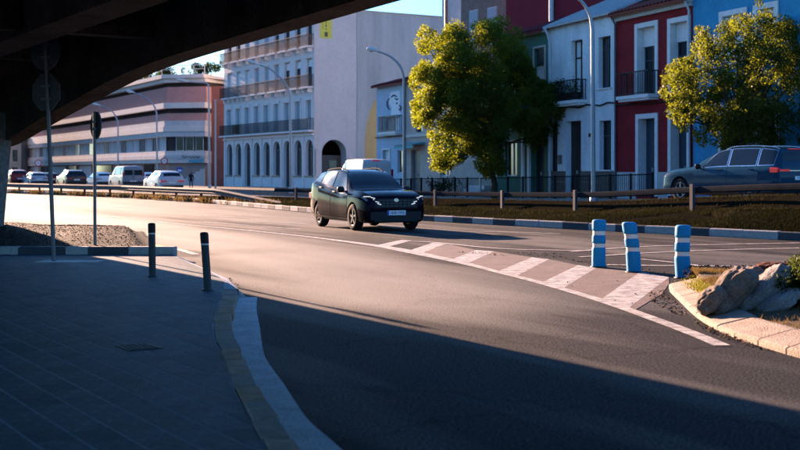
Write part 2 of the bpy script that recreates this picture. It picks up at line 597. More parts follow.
g = MB()
g.face([(x, y, PZ-.0009) for x, y in poly])
pav = struct(g.build('pavement', M_joint))
if pav.data.polygons[0].normal.z < 0:
    pav.data.flip_normals()
# dropped edge beside the road
g = MB()
g.grid([[(x, y, PZ-.012) for x, y in edge], [(x+.10+.10*min(1, k/2), y+.12*min(1, k/2), .003) for k, (x, y) in enumerate(edge)]], 0, True)
x0_, y0_ = edge[0]
g.face([(x0_, y0_, PZ-.012), (x0_, y0_, -.01), (x0_+.10, y0_, -.01), (x0_+.10, y0_, .003)])
struct(g.build('dropped_kerb', M_gutter))

def inside(p, poly):
    x, y = p; c = False
    for (x0, y0), (x1, y1) in zip(poly, poly[1:]+poly[:1]):
        if (y0 > y) != (y1 > y) and x < (x1-x0)*(y-y0)/(y1-y0)+x0:
            c = not c
    return c
P0 = Vector((-2.1, 16.3, 0)); DL = Vector((-.5262, .8503, 0)); NL = Vector((.8503, .5262, 0))
def Lp(s, n, z=0.0):
    q = P0+DL*s+NL*n
    return Vector((q.x, q.y, z))
tiles = []
TW, TL = .245, .30
for i in range(-60, 45):
    for j in range(-60, 25):
        c = Lp(i*TL+(TL/2 if j % 2 else 0), j*TW)
        if not (4.2 < c.y < 21.7) or abs(c.x/c.y) > .42:
            continue
        if all(inside((c+DL*a+NL*b)[:2], poly) for a in (-TL/2, TL/2) for b in (-TW/2, TW/2)):
            tiles.append((c.y, c))
        else:
            continue
vis = [t for t in tiles if t[0] > 6.7 and t[0] < 100]
vis.sort(key=lambda t: t[0])
near, rest = vis[:290], vis[290:]+[t for t in tiles if t[0] <= 6.7]
HT = .006
proto = []
for k in range(4):
    mb = MB(); mb.box((0, 0, 0), (TL/2-.0003, TW/2-.0062, HT), 0, ch=.0007)
    proto.append(mb.build('paving_tile', M_tile[k], pav, local=True))
rzL = math.atan2(DL.y, DL.x)
used = set()
for _, c in near:
    k = random.choice((0, 0, 1, 1, 2, 3))
    if k not in used:
        o = proto[k]; used.add(k)
    else:
        o = proto[k].copy(); COL.objects.link(o)
    o.location = (c.x, c.y, PZ-HT+random.uniform(0, .0006))
    o.rotation_euler = (random.uniform(-.001, .001), random.uniform(-.001, .001), rzL)
mb = MB()
for _, c in rest:
    mb.box((c.x, c.y, PZ-HT+random.uniform(0, .0006)), (TL/2-.0003, TW/2-.0062, HT), random.choice((0, 0, 1, 1, 2, 3)), ax=(DL, NL*-1, Vector((0, 0, 1))), ch=.0007)
struct(mb.build('paving_tile', M_tile, pav), 'stuff')
# cut tiles along the kerb
kseg = [(Vector((*a, 0)), Vector((*b, 0))) for a, b in zip(kin+edge[1:], (kin+edge[1:])[1:])]
mb = MB()
for i in range(-60, 45):
    for j in range(-60, 25):
        c = Lp(i*TL+(TL/2 if j % 2 else 0), j*TW)
        if not (4.2 < c.y < 21.9) or abs(c.x/c.y) > .42: continue
        cs = [c+DL*a+NL*b for a, b in ((-TL/2+.001, -TW/2+.0045), (TL/2-.001, -TW/2+.0045), (TL/2-.001, TW/2-.0045), (-TL/2+.001, TW/2-.0045))]
        ins = [inside((c+DL*a+NL*b)[:2], poly) for a in (-TL/2, TL/2) for b in (-TW/2, TW/2)]
        if all(ins) or not any(ins): continue
        best = min(kseg, key=lambda s: ((s[0]+s[1])/2-c).length)
        d = (best[1]-best[0]).normalized(); n_ = Vector((-d.y, d.x, 0))
        if n_.x > 0: n_ = -n_
        o_ = best[0]+n_*.010
        out = []
        for k in range(4):
            p, q = cs[k], cs[(k+1) % 4]
            a, b = (p-o_).dot(n_), (q-o_).dot(n_)
            if a >= 0: out.append(p)
            if a*b < 0: out.append(p.lerp(q, a/(a-b)))
        if len(out) > 2:
            mb.prism([(p.x, p.y) for p in out], PZ-.018, PZ+random.uniform(0, .0006), random.choice((0, 1, 2)))
struct(mb.build('cut_tile', M_tile, pav), 'stuff')

# kerb stones along the pavement and the light gutter strip
f = MB()
f.grid([[(x, y, .03) for x, y in kin], [(x, y, .03) for x, y in kout]], 0, False)
kerbL = struct(f.build('kerb', M_gutter))
M_kerbs = [M_kerb, mat('kerb_stone_grey', (.36, .30, .25), .85, .75, 7, .8, 50, col2=(.14, .12, .10), spots=.25), mat('kerb_stone_rust', (.48, .31, .215), .85, .75, 7, .8, 50, col2=(.2, .11, .07), spots=.25)]
ki, ko = smooth_line([(x, y, 0) for x, y in kin], 120), smooth_line([(x, y, 0) for x, y in kout], 120)
acc, cuts = 0.0, [0]
for k in range(1, 121):
    acc += (ko[k]-ko[k-1]).length
    if acc >= .56:
        cuts.append(k); acc = 0
cuts.append(120)
for a, b in zip(cuts, cuts[1:]):
    mb = MB()
    dz = random.uniform(-.008, .006); jit = random.uniform(-.016, .014)
    A0, A1, B0, B1 = ki[a], ki[b], ko[a], ko[b]
    d = (B1-B0).normalized()*.013
    A0, B0, A1, B1 = A0+d, B0+d, A1-d, B1-d
    nv = (B0-A0).normalized()
    A0, A1, B0, B1 = [p+nv*jit for p in (A0, A1, B0, B1)]
    c = .018
    zt = PZ+.008+dz
    lo = [(*p[:2], -.05) for p in (A0, B0, B1, A1)]
    mi = [(*p[:2], zt-c) for p in (A0, B0, B1, A1)]
    ctr = (A0+A1+B0+B1)/4
    hi = [(*(p+(ctr-p)*(c/(ctr-p).length*1.2))[:2], zt+random.uniform(-.004, .004)) for p in (A0, B0, B1, A1)]
    for q in range(4):
        r = (q+1) % 4
        mb.face([lo[q], lo[r], mi[r], mi[q]]); mb.face([mi[q], mi[r], hi[r], hi[q]])
    mb.face(hi)
    mb.build('kerb_stone', random.choice(M_kerbs), kerbL)
mb = MB(); A_, B_ = Vector((-2.25, 15.32, PZ+.004)), Vector((-2.06, 15.32, PZ+.004)); C_, D_ = Vector((-2.34, 15.8, .097)), Vector((-2.13, 15.75, .012))
mb.face([A_, B_, D_, C_]); mb.face([B_, B_-Vector((0, 0, .15)), D_-Vector((0, 0, .05)), D_]); mb.face([D_, D_-Vector((0, 0, .05)), C_-Vector((0, 0, .1)), C_])
mb.build('kerb_stone', M_kerbs[1], kerbL)
gl, gr = smooth_line([(x, y, 0) for x, y in kout], 40), smooth_line([(x, y, 0) for x, y in gout], 40)
gi = MB(); gi.grid([[(p.x, p.y, .006) for p in gl], [(p.x, p.y, .006) for p in gr]], 0, False)
o = struct(gi.build('gutter', M_gutter))
if o.data.polygons[0].normal.z < 0: o.data.flip_normals()

# cover in the pavement
c = gp(139, 347.5, PZ)
mh = thing('manhole_cover', 'dark square iron cover sunk in the grey tiled pavement', 'manhole cover', (c.x, c.y, PZ))
mb = MB(); ax = (DL, NL*-1, Vector((0, 0, 1)))
mb.box((c.x, c.y, PZ+.002), (.17, .15, .006), ax=ax, ch=.003)
mb.build('frame', M_iron, mh)
mb = MB()
for i in range(-3, 4):
    for j in range(-2, 3):
        q = c+DL*(i*.045)+NL*(j*.05); mb.box((q.x, q.y, PZ+.010), (.015, .015, .003), ax=ax)
struct(mb.build('raised_pattern', M_iron, mh), 'stuff')

# ---------------------------------------------------------------- road markings (thin sheets on the road)
LZ = [.0065]
def line(px, w, name='road_line', m=None, n=None, world_pts=None):
    LZ[0] += .0003; z = LZ[0]
    pts = world_pts or [gp(x, y) for x, y in px]
    if len(pts) > 2 and not world_pts:
        pts = smooth_line(pts, n or 8*(len(pts)-1))
    mb = MB(); ribbon(mb, pts, w, z)
    o = mb.build(name, m or M_white, road)
    if o.data.polygons[0].normal.z < 0: o.data.flip_normals()
    return o
W1 = [(158, 222), (180, 224.3), (240, 229.8), (300, 236), (348, 242), (390, 248), (425, 255), (462, 263), (495, 271.5), (540, 283), (600, 300.5), (660, 321.5), (697, 335.5), (722, 346)]
w1 = smooth_line([gp(x, y) for x, y in W1], 100)
ws = [.16+.20*max(0, 1-abs(k-42)/18) for k in range(101)]
line(None, ws, world_pts=w1)
for a, b in (((107, 216.4), (121, 218.0)), ((60, 211.5), (84, 214)), ((30, 208), (46, 209.8)), ((5, 205.2), (18, 206.6))):
    line([a, b], .14)
for a, b in (((176, 249), (196, 254.8)),):
    line([a, b], .16)
line([(570, 252), (640, 247), (720, 244.6), (800, 243.2)], .13)
line([(580, 257.3), (660, 252.6), (720, 250.2), (800, 248.3)], .13)
line([(607, 265), (650, 265.8), (720, 266.3), (800, 268.3)], .16)
line([(641, 259.5), (672, 262.6), (700, 266)], .11)
line([(400, 241), (437, 243), (482, 247.5), (512, 249.5), (560, 250.6), (590, 251)], .14)
line([(200, 216), (225, 217.2), (250, 218.6)], .12)
line([(255, 221.5), (290, 223.6), (306, 224.6)], .12)
line([(205, 222.5), (250, 226)], .12); line([(262, 227), (300, 229.5)], .12)
line([(470, 231.8), (520, 232.6), (560, 234.2)], .10)
# hatched nose between the lanes
def quad(pts, z, m, name):
    mb = MB(); mb.face([gp(x, y)+Vector((0, 0, z)) for x, y in pts])
    o = mb.build(name, m, road)
    if o.data.polygons[0].normal.z < 0: o.data.flip_normals()
stripes = [((376, 245.6), (386, 247.4), (412, 240.8), (402, 240)), ((407, 251.5), (420, 254), (446, 243.8), (433, 242.8)), ((450, 260.4), (467, 264), (494, 251.6), (476, 250.2)),
           ((497, 272), (515, 277), (549, 259.6), (532, 257.6)), ((541, 283.2), (562, 289.3), (596, 268.2), (578, 265.4)), ((600, 300.4), (627, 309.6), (669, 277.6), (640, 272.2))]
U_ = [(402, 240), (433, 242.8), (476, 250.2), (532, 257.6), (578, 265.4), (605, 268.4), (640, 271.5), (668, 279.0)]
L_ = [(376, 245.6), (407, 251.5), (450, 260.4), (497, 272), (541, 283.2), (600, 300.4), (640, 314)]
for k in range(len(stripes)):
    quad(stripes[k], .0055, M_white, 'zebra_stripe')
for k in range(1, len(stripes)-1):
    a, b = stripes[k], stripes[k+1]
    quad([a[1], b[0], b[3], a[2]], .0045, M_pink, 'red_panel')
a = stripes[-1]
quad([a[1], (633, 311.5), (662, 294), (669, 284), a[2]], .0045, M_pink, 'red_panel')
line([(137, 243.5), (152, 245), (168, 248)], .16, m=M_yellow, name='yellow_line')

# ---------------------------------------------------------------- right island: sloped kerb, soil, rocks
base = [(3.72, 16.6), (3.60, 16.0), (3.44, 14.7), (3.26, 13.2), (3.20, 12.05), (3.25, 11.4), (3.33, 10.9), (3.45, 10.25), (3.9, 8.6), (4.8, 6.4)]
bs = smooth_line([(x, y, 0) for x, y in base], 160)
f = MB(); ribbon(f, [p+Vector((.2, 0, 0)) for p in bs], .2, .02)
kerbR = struct(f.build('island_kerb', M_gutter))
acc, cuts = 0.0, [0]
for k in range(1, 161):
    acc += (bs[k]-bs[k-1]).length
    if acc >= .52:
        cuts.append(k); acc = 0
inner = []
for a, b in zip(cuts, cuts[1:]):
    mb = MB()
    p, q = bs[a], bs[b]
    def nrm(k):
        d = (bs[min(160, k+2)]-bs[max(0, k-2)]).normalized()
        return Vector((-d.y, d.x, 0))
    na, nb = nrm(a), nrm(b)
    d = (q-p).normalized()*.012
    p, q = p+d, q-d
    dz = random.uniform(-.008, .008)
    def prof(o, n):
        return [o+Vector((0, 0, -.02)), o+Vector((0, 0, .045+dz)), o+n*.03+Vector((0, 0, .062+dz)), o+n*.34+Vector((0, 0, .138+dz)), o+n*.40+Vector((0, 0, .14+dz)), o+n*.40+Vector((0, 0, -.02))]
    pa, pb = prof(p, na), prof(q, nb)
    for i in range(5):
        mb.face([pa[i], pb[i], pb[i+1], pa[i+1]])
    mb.face(list(reversed(pa))); mb.face(pb)
    o = mb.build('kerb_stone', M_ikerb, kerbR, weld=True)
    inner.append(bs[a]+na*.38)
inner.append(bs[cuts[-1]]+nrm(cuts[-1])*.38)
# soil inside the kerb
far = [(4.2, 17.3), (4.9, 18.0), (6.2, 18.3), (8.5, 18.0), (12, 16.5)]
Ntt = 24
ia = smooth_line(inner, Ntt)
fb = smooth_line([(x, y, 0) for x, y in [(4.1, 17.1), (4.6, 17.7), (5.6, 18.2), (7.5, 18.0), (9.5, 16.6), (11, 14), (12, 11), (12, 7)]], Ntt)
rows = []
for t in np.linspace(0, 1, 26):
    row = []
    for a, b in zip(ia, fb):
        p = a*(1-t)+b*t
        z = .118+.10*math.sin(min(1, t*1.1)*PI)**.6+random.uniform(-.014, .014) if 0 < t < 1 else (.118 if t == 0 else -.02)
        row.append((p.x, p.y, z))
    rows.append(row)
mb = MB(); mb.grid(rows, 0, True)
o = struct(mb.build('island_soil', M_soil))
if o.data.polygons[10].normal.z < 0: o.data.flip_normals()
soil_rows = rows

# ---------------------------------------------------------------- left traffic island: painted kerb and gravel mound
f = MB(); f.face([(-12, 21.8, PZ+.02), (-4.15, 21.8, PZ+.02), (-4.15, 22.0, PZ+.02), (-12, 22.0, PZ+.02)])
kerbI = struct(f.build('traffic_island_kerb', M_gutter))
xs = [-10.6, -8.95, -6.92, -6.10, -5.67, -4.94, -4.12]
xs = [((p-CX)/FPX*21.8) for p in (-80, -40, 18, 65, 88, 128, 152, 175)]
for k, (x0, x1) in enumerate(zip(xs, xs[1:])):
    mb = MB(); mb.box(((x0+x1)/2, 21.93, .115), ((x1-x0)/2-.006, .12, .125), ch=.02)
    mb.build('kerb_stone', [M_kb, M_kw, M_kb, M_kw, M_kb, M_kw, M_kw][k], kerbI)
mb = MB()
rows = []
for j in range(60):
    Y = 22.04+j*.17
    row = []
    for i in range(90):
        X = -13.5+i*.105
        xr = -4.25-(Y-22)*.26            # right edge runs away to the left
        e = max(0, min(1, (xr-X)/1.1))
        e = e*e*(3-2*e)
        pxx = CX+FPX*X/Y
        h = .15*math.exp(-((pxx-82)/46)**2)+.22*math.exp(-((pxx-8)/34)**2)
        yy = min(1, (Y-22)/1.6)*min(1, max(0, (31.6-Y)/4.0))
        z = .02+.19*min(1, e*2.2)*min(1, (31.9-Y)/1.0)+h*e*yy+(random.uniform(-.006, .006) if e > .02 else 0)
        row.append((X, Y, z if e > 0 else -.03))
    rows.append(row)
mb.grid(rows, 0, True)
o = struct(mb.build('gravel_mound', M_gravel))
if o.data.polygons[10].normal.z < 0: o.data.flip_normals()
mound_rows = rows

# ---------------------------------------------------------------- road bridge overhead
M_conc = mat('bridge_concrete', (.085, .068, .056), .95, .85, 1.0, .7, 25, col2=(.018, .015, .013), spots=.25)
M_pier = mat('pier_concrete', (.20, .195, .19), .9, .6, .9, .6, 25, col2=(.10, .10, .095), spots=.2)
br = thing('road_bridge', 'dark concrete road bridge overhead with a haunched edge beam', 'bridge', tuple(Lp(12, -1)))
zs = [(-45, 3.6), (-20, 3.55), (-10, 3.52), (-4, 3.45), (-2, 3.39), (1.6, 3.30), (3.7, 3.20), (6, 2.95), (8.8, 2.63), (11.9, 2.22), (13.2, 2.1), (16, 2.5), (20, 3.0), (26, 3.3), (34, 3.45), (60, 3.5)]
def zb(s):
    xs_, ys_ = [a for a, b in zs], [b for a, b in zs]
    return float(np.interp(s, xs_, ys_))
ss = [-45+k*.5 for k in range(211)]
def zbs(s): return sum(zb(s+d) for d in (-1, -.5, 0, .5, 1))/5
mb = MB()
sec = [(-.42, 0), (0, 0), (0, 1), (-.42, 1)]
rows = [[Lp(s, n, (zbs(s) if t == 0 else 4.9)) for n, t in sec] for s in ss]
mb.grid(rows, 0, False, closed=True)
mb.face(list(reversed(rows[0]))); mb.face(rows[-1])
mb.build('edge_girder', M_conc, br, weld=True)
def Lbox(m, s0, s1, n0, n1, z0, z1, mi=0):
    c = Lp((s0+s1)/2, (n0+n1)/2, (z0+z1)/2)
    m.box(c, (abs(s1-s0)/2, abs(n1-n0)/2, abs(z1-z0)/2), mi, ax=(DL, NL*-1, Vector((0, 0, 1))))
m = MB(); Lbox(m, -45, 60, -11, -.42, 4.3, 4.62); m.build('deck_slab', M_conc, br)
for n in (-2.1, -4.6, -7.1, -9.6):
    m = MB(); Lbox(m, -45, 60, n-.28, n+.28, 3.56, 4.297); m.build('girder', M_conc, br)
for s in (-30, -18, -8, 2.5, 7.0, 20, 32, 44):
    m = MB()
    for n0, n1 in ((-9.3, -7.4), (-6.8, -4.9), (-4.3, -2.4), (-1.8, -.43)):
        Lbox(m, s-.15, s+.15, n0, n1, 3.62, 4.298)
    m.build('cross_beam', M_conc, br)
m = MB(); Lbox(m, -45, 60, -.25, .004, 4.903, 5.75); Lbox(m, -45, 60, -11, -10.75, 4.62, 5.6); m.build('parapet', M_conc, br)
m = MB(); Lbox(m, 11.5, 12.9, -11, -.43, 2.88, 3.55); m.build('pier_cap', M_conc, br)
m = MB()
for (z0, e0, z1, e1) in ((-.2, -.50, 2.878, -.25),):
    lo = [Lp(11.5, -10.8, z0), Lp(11.5, e0, z0), Lp(12.7, e0, z0), Lp(12.7, -10.8, z0)]
    hi = [Lp(11.45, -10.9, z1), Lp(11.45, e1, z1), Lp(12.75, e1, z1), Lp(12.75, -10.9, z1)]
    m.face(list(reversed(lo))); m.face(hi)
    for q in range(4):
        r = (q+1) % 4; m.face([lo[q], lo[r], hi[r], hi[q]])
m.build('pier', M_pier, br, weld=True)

# ---------------------------------------------------------------- builders for walls with real openings
class Front:
    """a wall plane: a runs along D, outwards along Nn"""
    def __init__(s, O, D, Nn):
        s.O, s.D, s.N = Vector(O), Vector(D).normalized(), Vector(Nn).normalized()
        s.ax = (s.D, s.N, Vector((0, 0, 1)))
    def W(s, a, o, z):
        p = s.O+s.D*a+s.N*o
        return Vector((p.x, p.y, z))
    def box(s, mb, a0, a1, o0, o1, z0, z1, m=0, ch=0):
        mb.box(s.W((a0+a1)/2, (o0+o1)/2, (z0+z1)/2), (abs(a1-a0)/2, abs(o1-o0)/2, abs(z1-z0)/2), m, ax=s.ax, ch=ch)
    def wall(s, mb, a0, a1, z0, z1, ops, depth, m=0, mr=0, back=8.0):
        """ops: (a0, a1, z0, z1, arch)"""
        A = sorted(set([a0, a1]+[v for o in ops for v in o[:2]]))
        Z = sorted(set([z0, z1]+[v for o in ops for v in o[2:4]]))
        for i in range(len(A)-1):
            for j in range(len(Z)-1):
                ca, cz = (A[i]+A[i+1])/2, (Z[j]+Z[j+1])/2
                if any(o[0] < ca < o[1] and o[2] < cz < o[3] for o in ops):
                    continue
                mb.face([s.W(A[i], 0, Z[j]), s.W(A[i+1], 0, Z[j]), s.W(A[i+1], 0, Z[j+1]), s.W(A[i], 0, Z[j+1])], m)
        for o in ops:
            b0, b1, y0, y1 = o[:4]
            arch = len(o) > 4 and o[4]
            if not arch:
                loop = [(b0, y0), (b1, y0), (b1, y1), (b0, y1)]
            else:
                r = (b1-b0)/2; c = (b0+b1)/2; zc = y1-r
                arc = [(c+r*math.cos(PI*k/12), zc+r*math.sin(PI*k/12)) for k in range(13)]
                loop = [(b0, y0), (b1, y0)]+arc
                for k in range(12):
                    p, q = arc[k], arc[k+1]
                    mb.face([s.W(p[0], 0, p[1]), s.W(q[0], 0, q[1]), s.W(q[0], 0, y1), s.W(p[0], 0, y1)], m)
            for k in range(len(loop)):
                p, q = loop[k], loop[(k+1) % len(loop)]
                if abs(p[0]-q[0])+abs(p[1]-q[1]) < 1e-5: continue
                mb.face([s.W(p[0], 0, p[1]), s.W(p[0], -depth, p[1]), s.W(q[0], -depth, q[1]), s.W(q[0], 0, q[1])], mr)
        if back:
            for a in (a0, a1):
                mb.face([s.W(a, 0, z0), s.W(a, -back, z0), s.W(a, -back, z1), s.W(a, 0, z1)], m)
            mb.face([s.W(a0, -back, z0), s.W(a1, -back, z0), s.W(a1, -back, z1), s.W(a0, -back, z1)], m)

M_glass = mat('window_glass', (.03, .04, .05), .06, .2, 2, spec=.8)
M_dglass = mat('dark_window_glass', (.012, .014, .018), .12, .2, 2, spec=.5)
M_curtain = mat('white_curtain', (.78, .77, .74), .85, .3, 12, stretch=(0, (1, 1, .05)))
M_blind = mat('pale_blind', (.34, .42, .48), .7, .25, 4, stretch=(0, (.1, .1, 8)))
M_blindw = mat('white_blind', (.80, .80, .78), .6, .15, 4, stretch=(0, (.1, .1, 8)))
M_wood = mat('dark_wood', (.045, .035, .03), .6, .5, 4, .3, 30, stretch=(0, (5, 5, .4)))
M_bluedoor = mat('blue_grey_door', (.035, .060, .085), .5, .4, 4, .2, 30, stretch=(0, (5, 5, .4)))
M_wframe = mat('white_frame', (.62, .62, .60), .5, .25, 6)
M_dframe = mat('dark_frame', (.035, .035, .038), .45, .2, 6)
M_trim = mat('white_surround', (.76, .75, .73), .75, .35, 4, .3, 40)
M_iron2 = mat('black_iron', (.018, .018, .02), .5, .3, 20)
M_pipe = mat('downpipe', (.12, .12, .125), .5, .3, 6)
M_pipew = mat('white_downpipe', (.6, .62, .64), .5, .3, 6)
M_cable = mat('black_cable', (.012, .012, .013), .6)
M_cornice = mat('cornice', (.55, .53, .49), .8, .4, 4, .4, 40)

def window(F, root, a0, a1, z0, z1, dep, frame=None, pane=None, bars=1, cross=None, blind=0.0, bmat=None):
    w = MB(); t = .05
    o0, o1 = -dep, -dep+.07
    F.box(w, a0+.003, a0+t, o0, o1, z0+.003, z1-.003); F.box(w, a1-t, a1-.003, o0, o1, z0+.003, z1-.003)
    F.box(w, a0+t, a1-t, o0, o1, z0+.003, z0+t); F.box(w, a0+t, a1-t, o0, o1, z1-t, z1-.003)
    for k in range(bars):
        c = a0+(a1-a0)*(k+1)/(bars+1); F.box(w, c-.03, c+.03, o0, o1-.003, z0+t, z1-t)
    if cross:
        zc = z0+(z1-z0)*cross; F.box(w, a0+t, a1-t, o0, o1-.006, zc-.03, zc+.03)
    fr = w.build('window', frame or M_wframe, root)
    p = MB(); F.box(p, a0+.01, a1-.01, -dep-.03, -dep+.02, z0+.01, z1-.01)
    p.build('pane', pane or M_glass, fr)
    if blind:
        p = MB(); zb_ = z1-(z1-z0)*blind; n = max(2, int((z1-zb_)/.12)); h = (z1-.06-zb_)/n
        for k in range(n):
            F.box(p, a0+.055, a1-.055, -dep+.075, -dep+.095, zb_+k*h+.006, zb_+(k+1)*h)
        struct(p.build('blind', bmat or M_blindw, fr), 'stuff')
    return fr

def door(F, root, a0, a1, z0, z1, dep, m, leaves=2):
    d = MB(); w = (a1-a0)/leaves
    for k in range(leaves):
        b0, b1 = a0+k*w+.004, a0+(k+1)*w-.004
        F.box(d, b0, b1, -dep-.02, -dep+.03, z0, z1-.004)
        n = 3; H = (z1-z0)
        for (f0, f1) in ((.06, .32), (.36, .66), (.70, .94)):
            F.box(d, b0+.10, b1-.10, -dep+.03, -dep+.045, z0+H*f0, z0+H*f1, ch=.01)
    do = d.build('door', m, root)
    h = MB(); F.box(h, (a0+a1)/2+.05, (a0+a1)/2+.09, -dep+.03, -dep+.10, z0+1.0, z0+1.16)
    h.build('handle', M_cornice, do)
    return do

def surround(F, root, a0, a1, z0, z1, w, m, out=.05, sill=True, name='window_surround'):
    s = MB()
    F.box(s, a0-w, a0-.002, .002, out, z0, z1+w); F.box(s, a1+.002, a1+w, .002, out, z0, z1+w)
    F.box(s, a0-.002, a1+.002, .002, out, z1+.002, z1+w)
    if sill: F.box(s, a0-w-.05, a1+w+.05, .002, out+.08, z0-.10, z0-.002)
    return s.build(name, m, root)

def railing(F, root, a0, a1, o, z0, z1, m, step=.12, rad=.012, ends=0.0, name='railing'):
    r = MB()
    F.box(r, a0, a1, o-.025, o+.025, z1-.045, z1); F.box(r, a0, a1, o-.015, o+.015, z0+.06, z0+.09)
    n = max(2, int((a1-a0)/step))
    for k in range(n+1):
        a = a0+.012+(a1-a0-.024)*k/n
        F.box(r, a-rad, a+rad, o-rad, o+rad, z0, z1-.045)
    if ends:
        for a in (a0+.02, a1-.02):
            F.box(r, a-.02, a+.02, 0.0, o-.02, z1-.045, z1)
            for k in range(int(ends/step)):
                q = .05+k*step
                F.box(r, a-rad, a+rad, q-rad, q+rad, z0, z1-.045)
    return struct(r.build(name, m, root), 'stuff')

HF = Front(F_O, F_D, F_N)
def hz(px, y):
    return CAMZ+(HY-y)*F_dist(px)[1]/FPX
def ha(px): return F_dist(px)[0]
def hop(xl, xr, yt, yb):
    """photo rectangle on the house fronts -> (a0, a1, z0, z1)"""
    pm = (xl+xr)/2
    return (ha(xr), ha(xl), hz(pm, yb), hz(pm, yt))

def roof(F, root, a0, a1, ze, rise, run, over, m, tiles=None, tstep=.26):
    r = MB()
    def P(a, o, z): return F.W(a, o, z)
    th = .10
    e0, rd, bk = over, -run, -2*run
    sl = rise/run
    zz = lambda o: ze+(-o)*sl
    top = [zz(e0)+th, zz(rd)+th, zz(e0)+th-0]
    pts = [(e0, zz(e0)), (e0, zz(e0)+th), (rd, zz(rd)+th), (bk, zz(0)+th), (bk, zz(0)), (rd, zz(rd))]
    A = [P(a0, o, z) for o, z in pts]; B = [P(a1, o, z) for o, z in pts]
    for k in range(6):
        q = (k+1) % 6; r.face([A[k], B[k], B[q], A[q]])
    r.face(A); r.face(list(reversed(B)))
    ro = r.build('roof', m, root)
    if tiles:
        t = MB(); n = int((a1-a0)/tstep)
        for k in range(n):
            a = a0+(k+.5)*(a1-a0)/n
            rows = []
            for s_ in range(9):
                f = s_/8; o = e0+.03+(rd-e0)*f
                rr = .085+(.012 if s_ % 2 else -.006)
                z = zz(o)+th
                rows.append([P(a+math.cos(q*PI/4)*rr, o, z+math.sin(q*PI/4)*rr) for q in range(5)])
            t.grid(rows, 0, False)
        struct(t.build('roof_tile', tiles, ro), 'stuff')
    return ro

def pipe(pts, rad, m, root, name='downpipe'):
    t = MB(); t.tube(pts, rad, 8); return t.build(name, m, root)

def house(name, label, xr, xl, ze, wm, ops, dep=.3, zbase=-.6, reveal=None, group='old houses along the upper street'):
    a0, a1 = ha(xr)+.003, ha(xl)-.003
    root = thing(name, label, 'house', tuple(HF.W((a0+a1)/2, 0, .2)), 0, group)
    w = MB(); HF.wall(w, a0, a1, zbase, ze, ops, dep, 0, 1)
    w.build('wall', [wm, reveal or wm], root)
    return root, a0, a1

M_redwall = mat('red_plaster', (.27, .026, .032), .85, .75, 1.2, .35, 40, col2=(.14, .012, .018), spots=.12)
M_bluewall = mat('blue_plaster', (.05, .30, .50), .85, .7, 1.2, .35, 40, col2=(.035, .21, .37), spots=.1)
M_whitewall = mat('white_plaster', (.84, .85, .85), .85, .7, 1.1, .35, 40, col2=(.46, .48, .49), spots=.1, stretch=(0, (1, 1, .3)))
M_greenwall = mat('green_plaster', (.075, .185, .145), .85, .4, 1.5, .35, 40, spots=.1)
M_beige = mat('beige_plaster', (.46, .40, .35), .85, .4, 1.5, .35, 40, spots=.12)
M_pblue = mat('pale_blue_plaster', (.38, .50, .62), .85, .35, 1.4, .35, 40, spots=.1)
M_stone = mat('brown_stone_plinth', (.16, .135, .115), .8, .7, 5, .6, 30, spots=.3)
M_ptile = mat('grey_plinth_tile', (.45, .45, .44), .5, .3, 4)
M_rooft = mat('terracotta_tiles', (.24, .062, .045), .85, .6, 5, .4, 40, spots=.25)
M_rooft2 = mat('dark_red_tiles', (.15, .030, .035), .85, .6, 5, .4, 40, spots=.25)
M_roofg = mat('grey_sheet_roof', (.42, .42, .42), .7, .6, 2.2, .3, 30, col2=(.24, .24, .25), spots=.15)

ZE = 8.3
# --- red house
o1, o2 = hop(638, 655.5, 27, 96), hop(671, 688, 22, 92)
o3, o4 = hop(639, 655.5, 118.5, 196), hop(671.5, 687.5, 115, 196)
red, a0, a1 = house('red_house', 'dark red two storey house with white window surrounds', 693, 616, ZE-.05, M_redwall, [o1, o2, o3, o4], .42, reveal=M_trim)
for k, o in enumerate((o1, o2)):
    surround(HF, red, *o, .20, M_trim, sill=False)
    zc = o[3]-(o[3]-o[2])*.27
    b = MB(); HF.box(b, o[0]+.02, o[1]-.02, -.36, -.24, zc, o[3]-.003); HF.box(b, o[0]+.02, o[1]-.02, -.24, -.235, zc, zc+.05)
    b.build('shutter_box', M_trim, red)
    window(HF, red, o[0]+.01, o[1]-.01, o[2], zc, .40, M_bluedoor, M_dglass, 1, .72)
for o in (o3, o4):
    surround(HF, red, *o, .20, M_trim, sill=False, name='door_surround')
    door(HF, red, o[0]+.004, o[1]-.004, o[2], o[3], .38, M_bluedoor)
ab0, ab1 = ha(659.5), ha(627)
def balcony(root, F, a0, a1, z0, z1, out, slab=.14, sm=None, rm=None, step=.13):
    b = MB(); F.box(b, a0, a1, .004, out, z0-slab, z0); F.box(b, a0+.06, a1-.06, .004, out-.08, z0-slab-.09, z0-slab-.002)
    bo = b.build('balcony', sm or M_trim, root)
    railing(F, bo, a0+.03, a1-.03, out-.05, z0+.003, z1, rm or M_iron2, step, .012, ends=out-.1)
    return bo
balcony(red, HF, ab0, ab1, hz(643, 95.5), hz(643, 72), .55)
pl = MB()
zpl = hz(640, 172)
for b0, b1 in ((a0, o4[0]-.21), (o4[1]+.21, o3[0]-.21), (o3[1]+.21, a1)):
    n = max(1, int((b1-b0)/.5))
    for k in range(n):
        for r_ in range(3):
            HF.box(pl, b0+(b1-b0)*k/n+.004, b0+(b1-b0)*(k+1)/n-.004, .003, .03, .2+(zpl-.2)*r_/3+.004, .2+(zpl-.2)*(r_+1)/3-.004)
struct(pl.build('plinth_tile', M_ptile, red), 'stuff')
c = MB(); HF.box(c, a0, a1, .003, .16, ZE-.30, ZE-.14, ch=.03); HF.box(c, a0, a1, .003, .26, ZE-.138, ZE-.02); c.build('cornice', M_cornice, red)
roof(HF, red, a0, a1, ZE+.02, 1.45, 4.5, .42, M_rooft, M_rooft)
